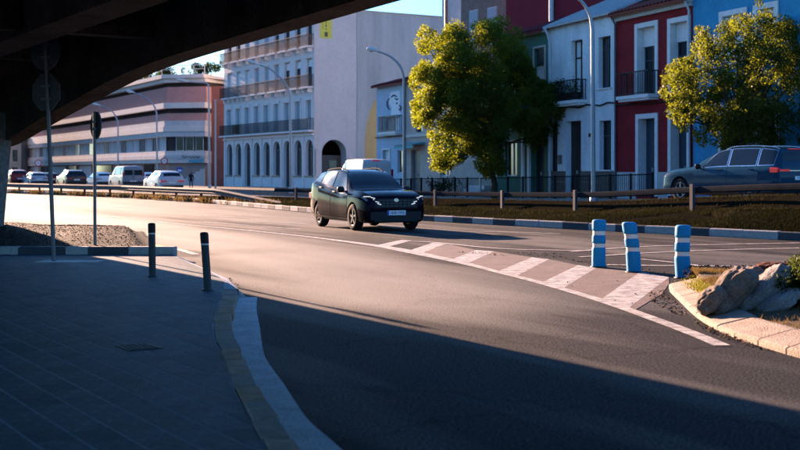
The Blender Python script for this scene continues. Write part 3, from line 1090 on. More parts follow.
pipe([HF.W(a0+.12, .32, ZE-.05), HF.W(a0+.12, .10, ZE-.45), HF.W(a0+.12, .08, .2)], .05, M_pipew, red)
pipe([HF.W(a1-.06, .30, ZE-.05), HF.W(a1-.06, .08, ZE-.4), HF.W(a1-.06, .07, .2)], .045, M_pipe, red)
pipe([HF.W(a0, .04, hz(640, 103.5)), HF.W((a0+a1)/2, .05, hz(640, 103.5)-.05), HF.W(a1, .04, hz(640, 103.5)+.02)], .03, M_cable, red, 'cable')

# --- white house
w1, w2 = hop(571, 582.5, 40, 98), hop(598.5, 610.5, 36.5, 88)
w3, w4 = hop(566, 581, 121, 196), hop(599.5, 611, 120.5, 171)
w5 = hop(549.2, 557.5, 123, 172)
wh, a0, a1 = house('white_house', 'white two storey house with grey roof beside the red house', 616, 548, 8.45, M_whitewall, [w1, w2, w3, w4, w5], .35)
window(HF, wh, *w1, .30, M_wood, M_curtain, 1, .7); window(HF, wh, *w2, .28, M_dframe, M_glass, 1, .75)
door(HF, wh, *w3, .30, M_wood); window(HF, wh, *w4, .28, M_dframe, M_dglass, 1, .7); window(HF, wh, *w5, .25, M_dframe, M_dglass, 0)
balcony(wh, HF, ha(587), ha(564), hz(575, 101), hz(575, 80.5), .55)
pl = MB()
zpl = hz(590, 171)
for b0, b1 in ((a0, w4[0]-.2), (w4[1]+.02, w3[0]-.02), (w3[1]+.02, a1)):
    n = max(1, int((b1-b0)/.55))
    for k in range(n):
        for r_ in range(3):
            s_ = (.5 if r_ % 2 else 0)
            HF.box(pl, b0+(b1-b0)*k/n+.005, b0+(b1-b0)*(k+1)/n-.005, .003, .03+random.uniform(0, .015), .15+(zpl-.15)*r_/3+.005, .15+(zpl-.15)*(r_+1)/3-.005)
HF.box(pl, w4[0]-.2, w4[1]+.02, .003, .035, .15, w4[2]-.01)
struct(pl.build('plinth_stone', M_stone, wh), 'stuff')
mb = MB(); HF.box(mb, w4[0]-.12, w4[1]+.12, .003, .09, w4[2]-.008, w4[2]+.05); mb.build('sill', M_trim, wh)
mb = MB(); HF.box(mb, w2[0]-.1, w2[1]+.1, .003, .08, w2[2]-.06, w2[2]-.003); mb.build('sill', M_trim, wh)
roof(HF, wh, a0, a1, 8.47, 1.75, 4.2, .30, M_roofg)
rb = MB()
for k in range(40):
    a = a0+(k+.5)*(a1-a0)/40
    rb.tube([HF.W(a, .28, 8.47+.10-.12), HF.W(a, -4.2, 8.47+.10+1.75)], .035, 6)
struct(rb.build('roof_corrugation', M_roofg, wh), 'stuff')
pipe([HF.W(a1-.25, .30, 8.35), HF.W(a1-.3, .2, 8.1), HF.W(a1-.3, .07, 7.7), HF.W(a1-.3, .07, .3)], .06, M_pipew, wh)
pts = [HF.W(a0+(a1-a0)*k/10, .05, hz(590, 105.5)+.06*math.sin(k*2.1)) for k in range(11)]
pipe(pts, .035, M_cable, wh, 'cable')
m_ = MB(); HF.box(m_, ha(592), ha(590.3), .003, .10, hz(591, 137), hz(591, 133.5)); m_.build('bell_box', M_iron2, wh)
m_ = MB(); HF.box(m_, ha(562), ha(558.8), .003, .06, hz(560, 164), hz(560, 155)); m_.build('meter_box', M_pipe, wh)

# --- blue house
b1, b2 = hop(723, 744, 15, 62), hop(757.5, 775, 8.5, 60)
b3, b4 = hop(722, 742, 110, 196), hop(757, 776, 108, 196)
bl, a0, a1 = house('blue_house', 'bright blue house with white window frames behind the right tree', 850, 693, ZE+.75, M_bluewall, [b1, b2, b3, b4], .35, reveal=M_trim)
for o in (b1, b2):
    surround(HF, bl, *o, .20, M_trim)
    window(HF, bl, o[0], o[1], o[2], o[3], .16, M_wframe, M_glass, 1, None, .98, M_blindw)
for o in (b3, b4):
    surround(HF, bl, *o, .18, M_trim, sill=False, name='door_surround'); door(HF, bl, *o, .3, M_bluedoor)
c = MB(); HF.box(c, a0, a1, .003, .22, ZE+.55, ZE+.72); c.build('cornice', M_cornice, bl)
roof(HF, bl, a0, a1, ZE+.8, 1.4, 4.5, .4, M_rooft, M_rooft)

# --- green house behind the left tree
g1, g2, g3, g4 = hop(534.5, 545, 48, 82), hop(505, 516, 58, 100), hop(532, 544, 126, 196), hop(505, 517, 140, 176)
gr_, a0, a1 = house('green_house', 'dark green house between the left tree and the white house', 548, 497, 8.35, M_greenwall, [g1, g2, g3, g4], .3)
surround(HF, gr_, *g1, .10, M_cornice); window(HF, gr_, *g1, .2, M_wframe, M_curtain, 1, .42, .52, M_dframe)
surround(HF, gr_, *g2, .10, M_cornice); window(HF, gr_, *g2, .2, M_wframe, M_dglass, 1, .5)
door(HF, gr_, *g3, .28, M_wood); window(HF, gr_, *g4, .2, M_wframe, M_dglass, 1)
for p_ in (524, 530):
    c = MB(); HF.box(c, ha(p_+1), ha(p_-1), .003, .12, .1, hz(p_, 128)); c.build('pilaster', M_whitewall, gr_)
c = MB(); HF.box(c, a0, a1, .003, .30, 8.22, 8.34); c.build('cornice', M_cornice, gr_)
roof(HF, gr_, a0, a1, 8.38, 1.3, 4.2, .42, M_rooft2, M_rooft2)

# --- beige house behind the left tree
e1, e2, e3, e4 = hop(416, 422.5, 113, 132), hop(411, 420, 150, 193), hop(462, 470, 105, 130), hop(440, 450, 150, 176)
be, a0, a1 = house('beige_house', 'beige rendered house partly hidden behind the left tree', 497, 405, 7.1, M_beige, [e1, e2, e3, e4], .25)
window(HF, be, *e1, .2, M_wood, M_dglass, 0); window(HF, be, *e3, .2, M_wood, M_dglass, 1); window(HF, be, *e4, .2, M_wframe, M_dglass, 1)
door(HF, be, *e2, .2, M_bluedoor, 1)
c = MB(); HF.box(c, a0, a1, .003, .14, hz(430, 136), hz(430, 133)); c.build('string_course', M_cornice, be)
roof(HF, be, a0, a1, 7.13, 1.1, 4.2, .40, M_rooft2, M_rooft2)
pipe([HF.W(a1-.1, .08, 7.0), HF.W(a1-.1, .08, .2)], .07, M_wframe, be)

# --- small pale blue house with the mural
p1, p2, p3 = hop(386, 400, 117, 131), hop(397.5, 402.5, 150, 173), hop(383, 390, 150, 190)
pb, a0, a1 = house('pale_blue_house', 'small pale blue house with painted mural and dark red roof', 405, 376.5, 7.1, M_pblue, [p1, p3, p2], .22)
window(HF, pb, *p1, .18, M_wframe, M_curtain, 1); window(HF, pb, *p2, .16, M_wframe, M_dglass, 0); door(HF, pb, *p3, .18, M_wframe, 1)
surround(HF, pb, *p3, .10, M_trim, sill=False, name='door_surround')
balcony(pb, HF, ha(402.5), ha(384.5), hz(393, 132), hz(393, 116), .5, rm=M_iron2)
roof(HF, pb, a0, a1, 7.13, 1.1, 4.2, .40, M_rooft2, M_rooft2)
c = MB(); HF.box(c, a0, a1, .003, .10, hz(390, 137.5), hz(390, 136)); c.build('cable', M_cable, pb)
# mural: plain pale figure with dark curls
M_mw = mat('mural_white', (.72, .76, .80), .8, .3, 4); M_md = mat('mural_dark', (.05, .07, .10), .8, .3, 6)
am, zm = ha(394), lambda y: hz(394, y)
def mpoly(pts, out, m, name):
    mb = MB(); q = [(ha(x), hz(x, y)) for x, y in pts]
    f_, b_ = [HF.W(a, out, z) for a, z in q], [HF.W(a, .002, z) for a, z in q]
    mb.face(f_)
    for k in range(len(q)):
        r = (k+1) % len(q); mb.face([f_[k], b_[k], b_[r], f_[r]])
    return mb.build(name, m, pb)
mpoly([(390.5, 92.5), (399.5, 90.5), (400.5, 101), (399, 108), (401, 114.5), (391, 115.5), (391.5, 108), (388.5, 101)], .010, M_mw, 'mural')
def stroke(pts, w, name='mural_line'):
    P_ = smooth_line([Vector((x, y, 0)) for x, y in pts], 14)
    L1, L2 = [], []
    for k, p in enumerate(P_):
        d = (P_[min(14, k+1)]-P_[max(0, k-1)]).normalized(); n_ = Vector((-d.y, d.x, 0))
        ww = w*(.4+.6*math.sin(PI*k/14))
        L1.append(p+n_*ww/2); L2.append(p-n_*ww/2)
    mb = MB(); mb.grid([[HF.W(ha(p.x), .016, hz(p.x, p.y)) for p in L1], [HF.W(ha(p.x), .016, hz(p.x, p.y)) for p in L2]], 0, False)
    mb.build(name, M_md, pb)
for s_ in ([(390, 98), (387.5, 102), (388, 107), (390, 110)], [(391, 97.5), (394, 95.5), (397.5, 97)], [(399, 105), (401, 107), (400.5, 110), (398.5, 109)], [(395, 98), (397, 99.5), (398.5, 98.5)], [(396, 103), (398, 103.6)]):
    stroke(s_, 1.7)
# awning over the two doors
aw = thing('awning', 'faded teal shop awning over the door of the beige house', 'awning', tuple(HF.W(ha(412), 0, hz(412, 146))))
M_teal = mat('teal_canvas', (.10, .36, .38), .8, .4, 5)
mb = MB(); x0, x1 = ha(425), ha(406); zt_, zb_ = hz(412, 142.5), hz(412, 147)
mb.grid([[HF.W(x0, .03, zt_), HF.W(x1, .03, zt_)], [HF.W(x0, .75, zb_+.12), HF.W(x1, .75, zb_+.12)], [HF.W(x0, .78, zb_-.10), HF.W(x1, .78, zb_-.10)]], 0, False)
mb.face([HF.W(x0, .03, zt_), HF.W(x0, .75, zb_+.12), HF.W(x0, .03, zb_+.12)]); mb.face([HF.W(x1, .03, zt_), HF.W(x1, .75, zb_+.12), HF.W(x1, .03, zb_+.12)])
mb.build('canvas', M_teal, aw)
mb = MB(); mb.tube([HF.W(x0, .76, zb_+.10), HF.W(x1, .76, zb_+.10)], .03, 8); mb.build('front_bar', M_pipe, aw)

# --- taller buildings behind the houses
SD_, SN_ = Vector((-.53, .848, 0)), Vector((-.848, -.53, 0))
BF = Front(F_O+F_N*-8.0, SD_, SN_)
rb_ = thing('red_building', 'tall dark red building rising behind the white and green houses', 'building', tuple(BF.W(5, 0, 0)))
ra0, ra1 = -3.0, 0
def on(Fr, px):
    r = (px-CX)/FPX
    a = (Fr.O.x-r*Fr.O.y)/(r*Fr.D.y-Fr.D.x)
    return a, Fr.O.y+a*Fr.D.y
ra0, ra1 = on(BF, 650)[0], on(BF, 506)[0]
mb = MB(); wn_ = [(on(BF, x_)[0], on(BF, x_)[0]+1.1, 12.4, 14.5) for x_ in (610, 580, 552)]
BF.wall(mb, ra0, ra1, -.5, 17, wn_, .25); mb.build('wall', mat('dark_red_render', (.20, .022, .038), .85, .4, 1.2, .3, 40), rb_)
for o in wn_: window(BF, rb_, *o, .2)
c = MB(); BF.box(c, ra0, ra1, -8.2, .25, 17.003, 17.3); c.build('roof', M_rooft2, rb_)
pipe([BF.W(on(BF, 553)[0], .12, 17), BF.W(on(BF, 553)[0], .12, 9)], .14, M_pipew, rb_)
BF2 = Front(F_O+F_N*-10.0, SD_, SN_)
M_brick = mat('old_brick', (.24, .19, .16), .9, .6, 3, .6, 25, col2=(.13, .10, .085), spots=.3)
bk = thing('brick_building', 'old brick building with pale closed shutters behind the left tree', 'building', tuple(BF2.W(15, 0, 0)))
def on(Fr, px):
    r = (px-CX)/FPX
    a = (Fr.O.x-r*Fr.O.y)/(r*Fr.D.y-Fr.D.x)
    return a, Fr.O.y+a*Fr.D.y
def op2(Fr, xl, xr, yt, yb):
    a0, a1 = on(Fr, xr)[0], on(Fr, xl)[0]; D_ = on(Fr, (xl+xr)/2)[1]
    return (a0, a1, CAMZ+(HY-yb)*D_/FPX, CAMZ+(HY-yt)*D_/FPX)
s1, s2 = op2(BF2, 469, 478, 10, 42), op2(BF2, 487, 497, 7, 44)
mb = MB(); BF2.wall(mb, on(BF2, 506)[0], on(BF2, 461)[0], -.5, 19, [s1, s2], .15); mb.build('wall', M_brick, bk)
for o in (s1, s2): window(BF2, bk, *o, .08, M_wframe, M_curtain, 1, None, .98, M_blind)
c = MB(); BF2.box(c, on(BF2, 506)[0], on(BF2, 461)[0], -8.2, .3, 19.003, 19.3); c.build('roof', M_rooft, bk)
BF3 = Front(F_O+F_N*-14.0, SD_, SN_)
pk = thing('pale_building', 'narrow pale rendered building left of the old brick building', 'building', tuple(BF3.W(20, 0, 0)))
mb = MB(); BF3.wall(mb, on(BF3, 462)[0]-1, on(BF3, 442)[0], -.5, 22, [], .1, back=12); mb.build('wall', mat('pale_render', (.50, .54, .58), .85, .4, 1, .3), pk)
c = MB(); BF3.box(c, on(BF3, 462)[0]-1, on(BF3, 442)[0], -12.2, .2, 22.003, 22.3); c.build('roof', M_roofg, pk)
pipe([BF3.W(on(BF3, 447)[0], .1, 22), BF3.W(on(BF3, 447)[0], .1, 3)], .10, M_pipe, pk)
yw = thing('yellow_wall', 'ochre yellow wall between the pale blue house and the tall white building', 'wall', (at(370, 180, 88).x, 88, 0))
mb = MB(); pts = [(364, 188), (364.5, 140), (366.5, 124), (370, 111), (374, 102), (379, 94), (384, 90), (390, 188)]
q = [at(x, y, 88) for x, y in pts]
f_ = [p for p in q]; b_ = [p+Vector((0, .5, 0)) for p in q]
mb.face(f_); mb.face(list(reversed(b_)))
for k in range(len(q)):
    r = (k+1) % len(q); mb.face([f_[k], f_[r], b_[r], b_[k]])
mb.build('masonry', mat('ochre_render', (.50, .40, .20), .85, .4, 1, .3), yw, weld=True)

# ---------------------------------------------------------------- white five storey building
M_wb = mat('cream_facade', (.72, .68, .67), .85, .35, .8, .3, 30, col2=(.56, .53, .52), spots=.08)
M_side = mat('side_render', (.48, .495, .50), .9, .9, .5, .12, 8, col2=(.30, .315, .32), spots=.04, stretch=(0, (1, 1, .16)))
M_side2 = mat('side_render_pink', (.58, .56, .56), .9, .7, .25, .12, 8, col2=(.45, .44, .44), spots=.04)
M_railb = mat('brown_railing', (.022, .018, .018), .6, .3, 6)
M_greensh = mat('green_shutter', (.02, .05, .045), .6, .3, 6)
WO = Vector((-8.12, 112, 0))
WF = Front(WO, (-.4933, .8699, 0), (-.8699, -.4933, 0))
SF = Front(WO, (.8699, .4933, 0), (.4933, -.8699, 0))
wb = thing('apartment_building', 'white apartment building with rows of balconies and ground floor arches', 'building', tuple(WO))
ak = [.85+2.53*k for k in range(9)]
ops = []
for k, a in enumerate(ak):
    dr = k in (2, 6)
    ops.append((a-.85, a+.85, .1 if dr else 1.25, 4.65, True))
    ops += [(a-.62, a+.62, 5.60, 8.35), (a-.62, a+.62, 9.68, 12.25), (a-.62, a+.62, 13.48, 15.95)]
mb = MB(); WF.wall(mb, -.25, 22.7, -.3, 17.2, ops, .35, back=0)
SFops = [(.9, 3.5, .05, 4.65, True)]
SF.wall(mb, .0, 17, -.3, 17.05, SFops, 1.2, 1, 1, back=0)
mb.face([WF.W(22.7, 0, -.3), WF.W(22.7, -17, -.3), WF.W(22.7, -17, 17.2), WF.W(22.7, 0, 17.2)])
mb.face([WF.W(-.25, -17, -.3), WF.W(22.7, -17, -.3), WF.W(22.7, -17, 17.2), WF.W(-.25, -17, 17.2)])
mb.face([WF.W(-.25, 0, 17.1), WF.W(22.7, 0, 17.1), WF.W(22.7, -17, 17.1), WF.W(-.25, -17, 16.9)])
mb.build('wall', [M_wb, M_side2], wb)
mb = MB(); SF.box(mb, 4.6, 17.05, .002, .10, -.3, 16.9); mb.build('party_wall_render', M_side, wb)
mb = MB(); WF.box(mb, -.2, 22.7, .004, .45, 16.9, 17.3, ch=.05); mb.build('cornice', M_wb, wb)
mb = MB(); WF.box(mb, -.2, 22.7, .004, .18, 5.02, 5.2); mb.build('string_course', M_wb, wb)
def inst(o, delta, root):
    c = o.copy(); COL.objects.link(c); c.parent = root; c.location = Vector(o.location)+delta
    for ch in o.children:
        d = ch.copy(); COL.objects.link(d); d.parent = c
    return c
protoW = {}
def wwin(kind, k, z0, z1):
    key = (kind, round(z0, 2), round(z1, 2))
    d = WF.D*(ak[k]-ak[0])
    if key not in protoW:
        a = ak[0]
        fm, pm, bld, bm_ = {'white': (M_wframe, M_curtain, .97, M_blindw), 'pale': (M_wframe, M_blind, .55, M_blind), 'half': (M_dframe, M_dglass, .28, M_blindw), 'dark': (M_greensh, M_dglass, 0, None)}[kind]
        protoW[key] = window(WF, wb, a-.61, a+.61, z0, z1, .30, fm, pm, 1, None, bld, bm_)
        if k:
            protoW[key].location = Vector(protoW[key].location)+d
            protoW[key]['k0'] = k
        else:
            protoW[key]['k0'] = 0
        return protoW[key]
    o = protoW[key]
    return inst(o, WF.D*(ak[k]-ak[o['k0']]), wb)
for k in range(9):
    wwin('pale', k, 5.60, 8.34)
    wwin('half' if k < 3 else ('white' if k > 5 else 'pale'), k, 9.68, 12.24)
    wwin(['dark', 'dark', 'dark', 'half', 'pale', 'pale', 'pale', 'dark', 'dark'][k], k, 13.48, 15.94)
for k, a in enumerate(ak):
    dr = k in (2, 6)
    z0 = .1 if dr else 1.25
    w = MB(); r = .85; loop = [(a-.849, z0), (a+.849, z0)]+[(a+.849*math.cos(PI*q/12), 3.8+.849*math.sin(PI*q/12)) for q in range(13)]
    w.face([WF.W(p, -.33, z) for p, z in loop])
    w.build('arched_pane', M_dglass, wb)
    w = MB(); WF.box(w, a-.03, a+.03, -.33, -.27, z0, 4.6); WF.box(w, a-.84, a+.84, -.33, -.28, 3.77, 3.83)
    if not dr: WF.box(w, a-.95, a+.95, .003, .12, 1.13, 1.245)
    w.build('arch_frame', M_dframe, wb)
    p = MB(); WF.box(p, a+1.12, a+1.41, .003, .10, -.2, 5.0); p.build('pilaster', M_wb, wb)
    for z in (9.6, 13.4):
        s = MB(); WF.box(s, a-.95, a+.95, .004, .62, z-.16, z); WF.box(s, a-.7, a-.5, .004, .45, z-.55, z-.163); WF.box(s, a+.5, a+.7, .004, .45, z-.55, z-.163); WF.box(s, a-.75, a+.75, .004, .12, z-1.1, z-.95)
        s.build('balcony_slab', M_wb, wb)
    s = MB(); WF.box(s, a-.75, a-.62, .003, .09, 5.6, 8.5); WF.box(s, a+.62, a+.75, .003, .09, 5.6, 8.5); WF.box(s, a-.75, a+.75, .003, .11, 8.36, 8.55); s.build('window_surround', M_wb, wb)
s = MB(); WF.box(s, -.2, 22.6, .005, .66, 5.36, 5.52); s.build('balcony_slab', M_wb, wb)
for z in (5.52, 9.6, 13.4):
    railing(WF, wb, -.2, 22.5, .60, z+.01, z+1.10, M_railb, .12, .012, ends=.5)
m_ = MB(); WF.box(m_, ak[7]-.5, ak[7]+.6, .1, .45, 5.7, 6.6); m_.build('air_conditioner', M_dframe, wb)
w = MB(); SF.box(w, .92, 3.48, -1.18, -1.1, .05, 3.2); w.build('gate', M_dframe, wb)
w = MB(); SF.box(w, 2.2, 3.1, -1.1, -1.05, 1.9, 2.7); w.build('side_window', M_glass, wb)
# yellow banner
bn = thing('yellow_banner', 'yellow vertical banner hanging on the blank grey side wall', 'banner', tuple(SF.W(1.3, .05, 15)))
M_ban = mat('banner_yellow', (.62, .58, .10), .7, .2, 3); M_ink = mat('dark_print', (.10, .10, .06), .7)
mb = MB(); SF.box(mb, .72, 1.94, .005, .03, 14.15, 16.6); mb.build('cloth', M_ban, bn)
mb = MB()
for z0, z1, x0, x1 in ((15.5, 16.0, 1.30, 1.38), (15.25, 15.4, 1.25, 1.42), (14.95, 15.1, 1.28, 1.40), (14.3, 14.75, 1.18, 1.52), (15.0, 15.9, .98, 1.02)):
    SF.box(mb, x0, x1, .031, .034, z0, z1)
mb.build('print', M_ink, bn)

# ---------------------------------------------------------------- pink terraced building on the left
M_pk = mat('pink_brick', (.45, .245, .22), .85, .35, .5, .4, 25, col2=(.42, .18, .165), spots=.1)
M_band = mat('white_concrete_band', (.60, .57, .54), .8, .4, .6, .3, 20, col2=(.42, .41, .40), spots=.1)
M_bandg = mat('grey_concrete_band', (.50, .51, .52), .8, .4, .6, .3, 20, spots=.1)
M_shadow = mat('recess_shade', (.05, .045, .045), .9)  # near-black tone paints the shade of the recessed bands into their colour
C1 = Vector((-27.2, 140, 0)); PD = Vector((-.4763, .8793, 0)); PN = Vector((-.8793, -.4763, 0))
C2 = Vector((-22.35, 138.6, 0)); PC = (C1-C2).normalized(); PCN = Vector((PC.y, -PC.x, 0))
if PCN.y > 0: PCN = -PCN
PF, CF = Front(C1, PD, PN), Front(C2, PC, PCN)
LEN = 90.0
chl = (C1-C2).length
pinkb = thing('terraced_building', 'long terraced building with pink walls and white concrete bands', 'building', tuple(C1))
def band(z0, z1, out, m, name, back=1.5):
    mb = MB()
    mit = (PN+PCN).normalized(); k = out/max(.3, mit.dot(PN)); kb = -back/max(.3, mit.dot(PN))
    f_ = [C2+PCN*out, C1+mit*k, C1+PD*LEN+PN*out]
    b_ = [C2+PCN*-back, C1+mit*kb, C1+PD*LEN+PN*-back]
    rows = [[Vector((p.x, p.y, z)) for p in L] for L, z in ((f_, z0), (f_, z1), (b_, z1), (b_, z0))]
    mb.grid(rows+[rows[0]], 0, False)
    for e in (0, 2):
        mb.face([r[e] for r in rows])
    return mb.build(name, m, pinkb, weld=True)
band(12.0, 12.45, .4, M_band, 'ledge', 20); band(12.455, 12.9, .75, M_band, 'ledge', 20)
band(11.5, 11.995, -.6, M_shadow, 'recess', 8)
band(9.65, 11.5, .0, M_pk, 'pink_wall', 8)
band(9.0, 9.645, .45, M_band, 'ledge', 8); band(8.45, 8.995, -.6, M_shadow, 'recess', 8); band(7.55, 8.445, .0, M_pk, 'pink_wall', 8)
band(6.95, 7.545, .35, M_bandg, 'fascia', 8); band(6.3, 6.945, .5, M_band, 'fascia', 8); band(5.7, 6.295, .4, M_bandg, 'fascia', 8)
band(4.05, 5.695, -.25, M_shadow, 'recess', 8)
band(3.55, 4.045, .3, M_band, 'fascia', 8); band(3.1, 3.545, .45, M_bandg, 'fascia', 8); band(2.65, 3.095, .35, M_band, 'fascia', 8)
band(-.3, 2.645, -.3, mat('ground_floor_render', (.36, .27, .24), .85, .4, .5), 'ground_floor', 8)
pw = None
for k in range(31):
    a = .6+k*2.8
    if pw is None:
        pw = window(PF, pinkb, a, a+2.45, 4.06, 5.69, .10, M_wframe, M_blind, 1, None, 0)
        pw0 = a
        pd_ = window(PF, pinkb, a+2.8, a+5.25, 4.06, 5.69, .10, M_wframe, M_glass, 2, None, 0)
    elif k == 1:
        continue
    else:
        src, a_ = (pw, pw0) if k % 3 else (pd_, pw0+2.8)
        inst(src, PD*(a-a_), pinkb)
for k in range(3):
    window(CF, pinkb, .4+k*1.25, 1.4+k*1.25, 4.06, 5.69, .10, M_wframe, M_dglass, 0)
M_shop = mat('pale_shopfront', (.50, .55, .60), .6, .3, 1)
for a0_, a1_, m_ in ((6, 10, M_dglass), (13, 15, M_shop), (17, 23, M_pk), (25, 33, M_dglass), (36, 43, M_shop), (45, 50, M_dglass), (52, 62, M_shop), (64, 70, M_dglass), (72, 82, M_shop)):
    mb = MB(); PF.box(mb, a0_, a1_, -.28, -.18, 0, 2.5); mb.build('shopfront', m_, pinkb)
# pink end pier and stair wall at the right end
EF = Front(C2+Vector((0, 1.5, 0)), (1, -.1, 0), (-.1, -1, 0))
mb = MB(); EF.box(mb, -.05, 2.2, -8, .2, -.3, 11.6); mb.build('end_wall', mat('end_wall_brick', (.22, .10, .09), .9, .4, .5, .3, 20), pinkb)
mb = MB(); EF.box(mb, -.5, -.1, .3, .6, -.3, 9.5); mb.build('drain_column', M_bandg, pinkb)
mb = MB()
for k in range(7):
    EF.box(mb, -3.6+k*.5, -3.1+k*.5, .5, 1.7, -.2, .30+k*.27)
mb.build('stair', M_bandg, pinkb)
rl = MB()
for k in range(37):
    p = C1+PD*(k*2.5)+PN*.6; rl.box((p.x, p.y, 13.45), (.04, .04, .55))
rl.tube([Vector((p.x, p.y, 13.95)) for p in (C2+PCN*.5, C1+(PN+PCN).normalized()*.6, C1+PD*LEN+PN*.6)], .05, 6)
rl.tube([Vector((p.x, p.y, 13.5)) for p in (C2+PCN*.5, C1+(PN+PCN).normalized()*.6, C1+PD*LEN+PN*.6)], .04, 6)
for k in range(4):
    p = C2+PC*(k*1.4)+PCN*.5; rl.box((p.x, p.y, 13.45), (.04, .04, .55))
struct(rl.build('terrace_railing', M_pipew, pinkb), 'stuff')
# wall sign with script
mb = MB(); q = CF.W(1.6, .47, 3.3); CF.box(mb, .25, 2.0, .46, .50, 2.72, 3.0); mb.build('sign_board', mat('teal_sign', (.06, .32, .45), .5), pinkb)
mb = MB()
def scribble(F, pts, o, rad, mbx):
    mbx.tube([F.W(a, o, z) for a, z in pts], rad, 6)
scribble(CF, [(2.9-k*.13, 3.32+.16*math.sin(k*1.9)+(.12 if k in (0, 1, 6) else 0)) for k in range(19)], .49, .035, mb)
mb.build('script_lettering', M_iron2, pinkb)
og = thing('grey_house', 'old grey building seen beyond the bridge pier', 'house', (-70, 205, 0))
OF = Front(at(21, 187, 206), (-1, .12, 0), (-.12, -1, 0))
mb = MB(); oo = [(.6, 1.5, 3.4, 5.4), (2.6, 3.5, 3.4, 5.4), (5, 6, 3.4, 5.4), (.6, 1.6, .2, 2.4), (3.4, 5, .2, 2.4)]
OF.wall(mb, 0, 9, -.3, 7.2, oo, .3); mb.build('wall', mat('grey_render', (.30, .29, .28), .9, .5, .6), og)
for o in oo: window(OF, og, *o, .25, M_dframe, M_dglass)
roof(OF, og, 0, 9, 7.2, 1.2, 4, .3, M_rooft2)

# unseen tower added past the left edge to shade the houses and left tree
tw = thing('shade_tower', 'unseen grey tower added to shade the houses and the left tree', 'building', (-58, 165, 0))
def cpt(c_, Y): return Vector((c_-.5914*Y, Y, 0))
q0, q1 = cpt(36.5, 165), cpt(43.5, 192)
TF = Front(q0, (q1-q0).normalized(), (q1-q0).normalized().cross(Vector((0, 0, 1))))
TL_ = (q1-q0).length
if TF.N.y > 0: TF.N = -TF.N
ops = [(1.5+k*4.2, 3.4+k*4.2, 1.2+f*3.1, 2.7+f*3.1) for k in range(int((TL_-2)/4.2)) for f in range(16)]
mb = MB(); TF.wall(mb, 0, TL_, -.3, 54, ops, .25, back=4); mb.build('wall', mat('tower_render', (.34, .33, .32), .9, .4, .4, .3), tw)
mb = MB(); TF.box(mb, -.2, TL_+.2, -4.2, .2, 54.003, 54.5); mb.build('roof', M_roofg, tw)
for o in ops: window(TF, tw, *o, .2)

# ---------------------------------------------------------------- cars
M_tyre = mat('tyre', (.018, .018, .019), .85, .3, 10)
M_rim = mat('alloy_rim', (.32, .32, .33), .35, .2, 8, metal=.8)
M_rimd = mat('dark_alloy_rim', (.03, .03, .033), .4, .2, 8, metal=0)
M_black = mat('black_plastic', (.014, .014, .015), .55, .3, 20)
M_cglass = mat('car_glass', (.008, .012, .016), .04, .1, 2, spec=.4)
M_chrome = mat('chrome_trim', (.62, .62, .62), .18, .1, 4, metal=1.0)
M_head = mat('headlight_glass', (.10, .11, .12), .08, .1, 4, spec=.8)
M_drl = mat('lit_running_light', (.9, .9, .9), .3, 0, 1, emit=(1, .94, .82), estr=.09)
M_tail = mat('tail_light', (.30, .008, .010), .2, .2, 8)
M_tailon = mat('lit_tail_light', (.5, .01, .015), .2, .2, 8, emit=(1, .05, .06), estr=.03)
M_plate = mat('number_plate_white', (.72, .73, .74), .5, .1, 8)
M_pblue_ = mat('plate_blue', (.02, .06, .42), .5, .1, 8)
M_ptext = mat('plate_text', (.03, .03, .035), .5)
def paint(name, col, metal=.3, rough=.28):
    return mat('paint_'+name, col, rough, .12, 1.5, metal=0, spec=.25)
# stations from nose to tail: x, z bottom, z belt, z top, half width, half width at top
SUV = dict(L=4.5, st=[(.88, .34, .74, .83, .74, .62), (.83, .25, .84, .925, .85, .70), (.60, .22, .95, 1.02, .915, .76), (.25, .22, 1.00, 1.085, .935, .78), (-.32, .22, 1.02, 1.13, .932, .77),
     (-.70, .22, 1.04, 1.36, .932, .70), (-1.12, .22, 1.05, 1.575, .932, .635), (-1.7, .22, 1.12, 1.665, .945, .64), (-2.4, .22, 1.19, 1.66, .955, .635), (-2.95, .24, 1.27, 1.615, .955, .62), (-3.28, .28, 1.29, 1.53, .94, .62), (-3.52, .36, 1.10, 1.26, .89, .66), (-3.62, .44, .96, 1.06, .85, .70)],
     wb=2.68, r=.365, ws=(4.1, 6.05), sw=[(4.75, 6.9), (7.05, 8.4), (8.5, 9.6)], rw=(10.15, 11.0), tl=(-3.46, .80, 1.00, .17))
EST = dict(L=5.05, st=[(.93, .32, .66, .80, .74, .62), (.85, .25, .82, .93, .89, .72), (.60, .22, .93, 1.01, .95, .78), (.22, .22, .99, 1.07, .975, .80), (-.50, .22, 1.04, 1.14, .98, .81),
     (-.95, .22, 1.06, 1.38, .98, .74), (-1.50, .22, 1.07, 1.62, .98, .68), (-2.1, .22, 1.08, 1.72, .98, .66), (-3.0, .22, 1.09, 1.725, .98, .655), (-3.65, .24, 1.11, 1.68, .975, .65), (-3.95, .28, 1.12, 1.60, .955, .64), (-4.10, .36, 1.08, 1.28, .93, .72), (-4.16, .44, .96, 1.06, .90, .76)],
     wb=3.0, r=.385, ws=(4.1, 6.1), sw=[(4.85, 6.85), (7.0, 8.25), (8.4, 9.75)], rw=(10.2, 11.0), tl=(-3.98, .92, 1.10, .16))
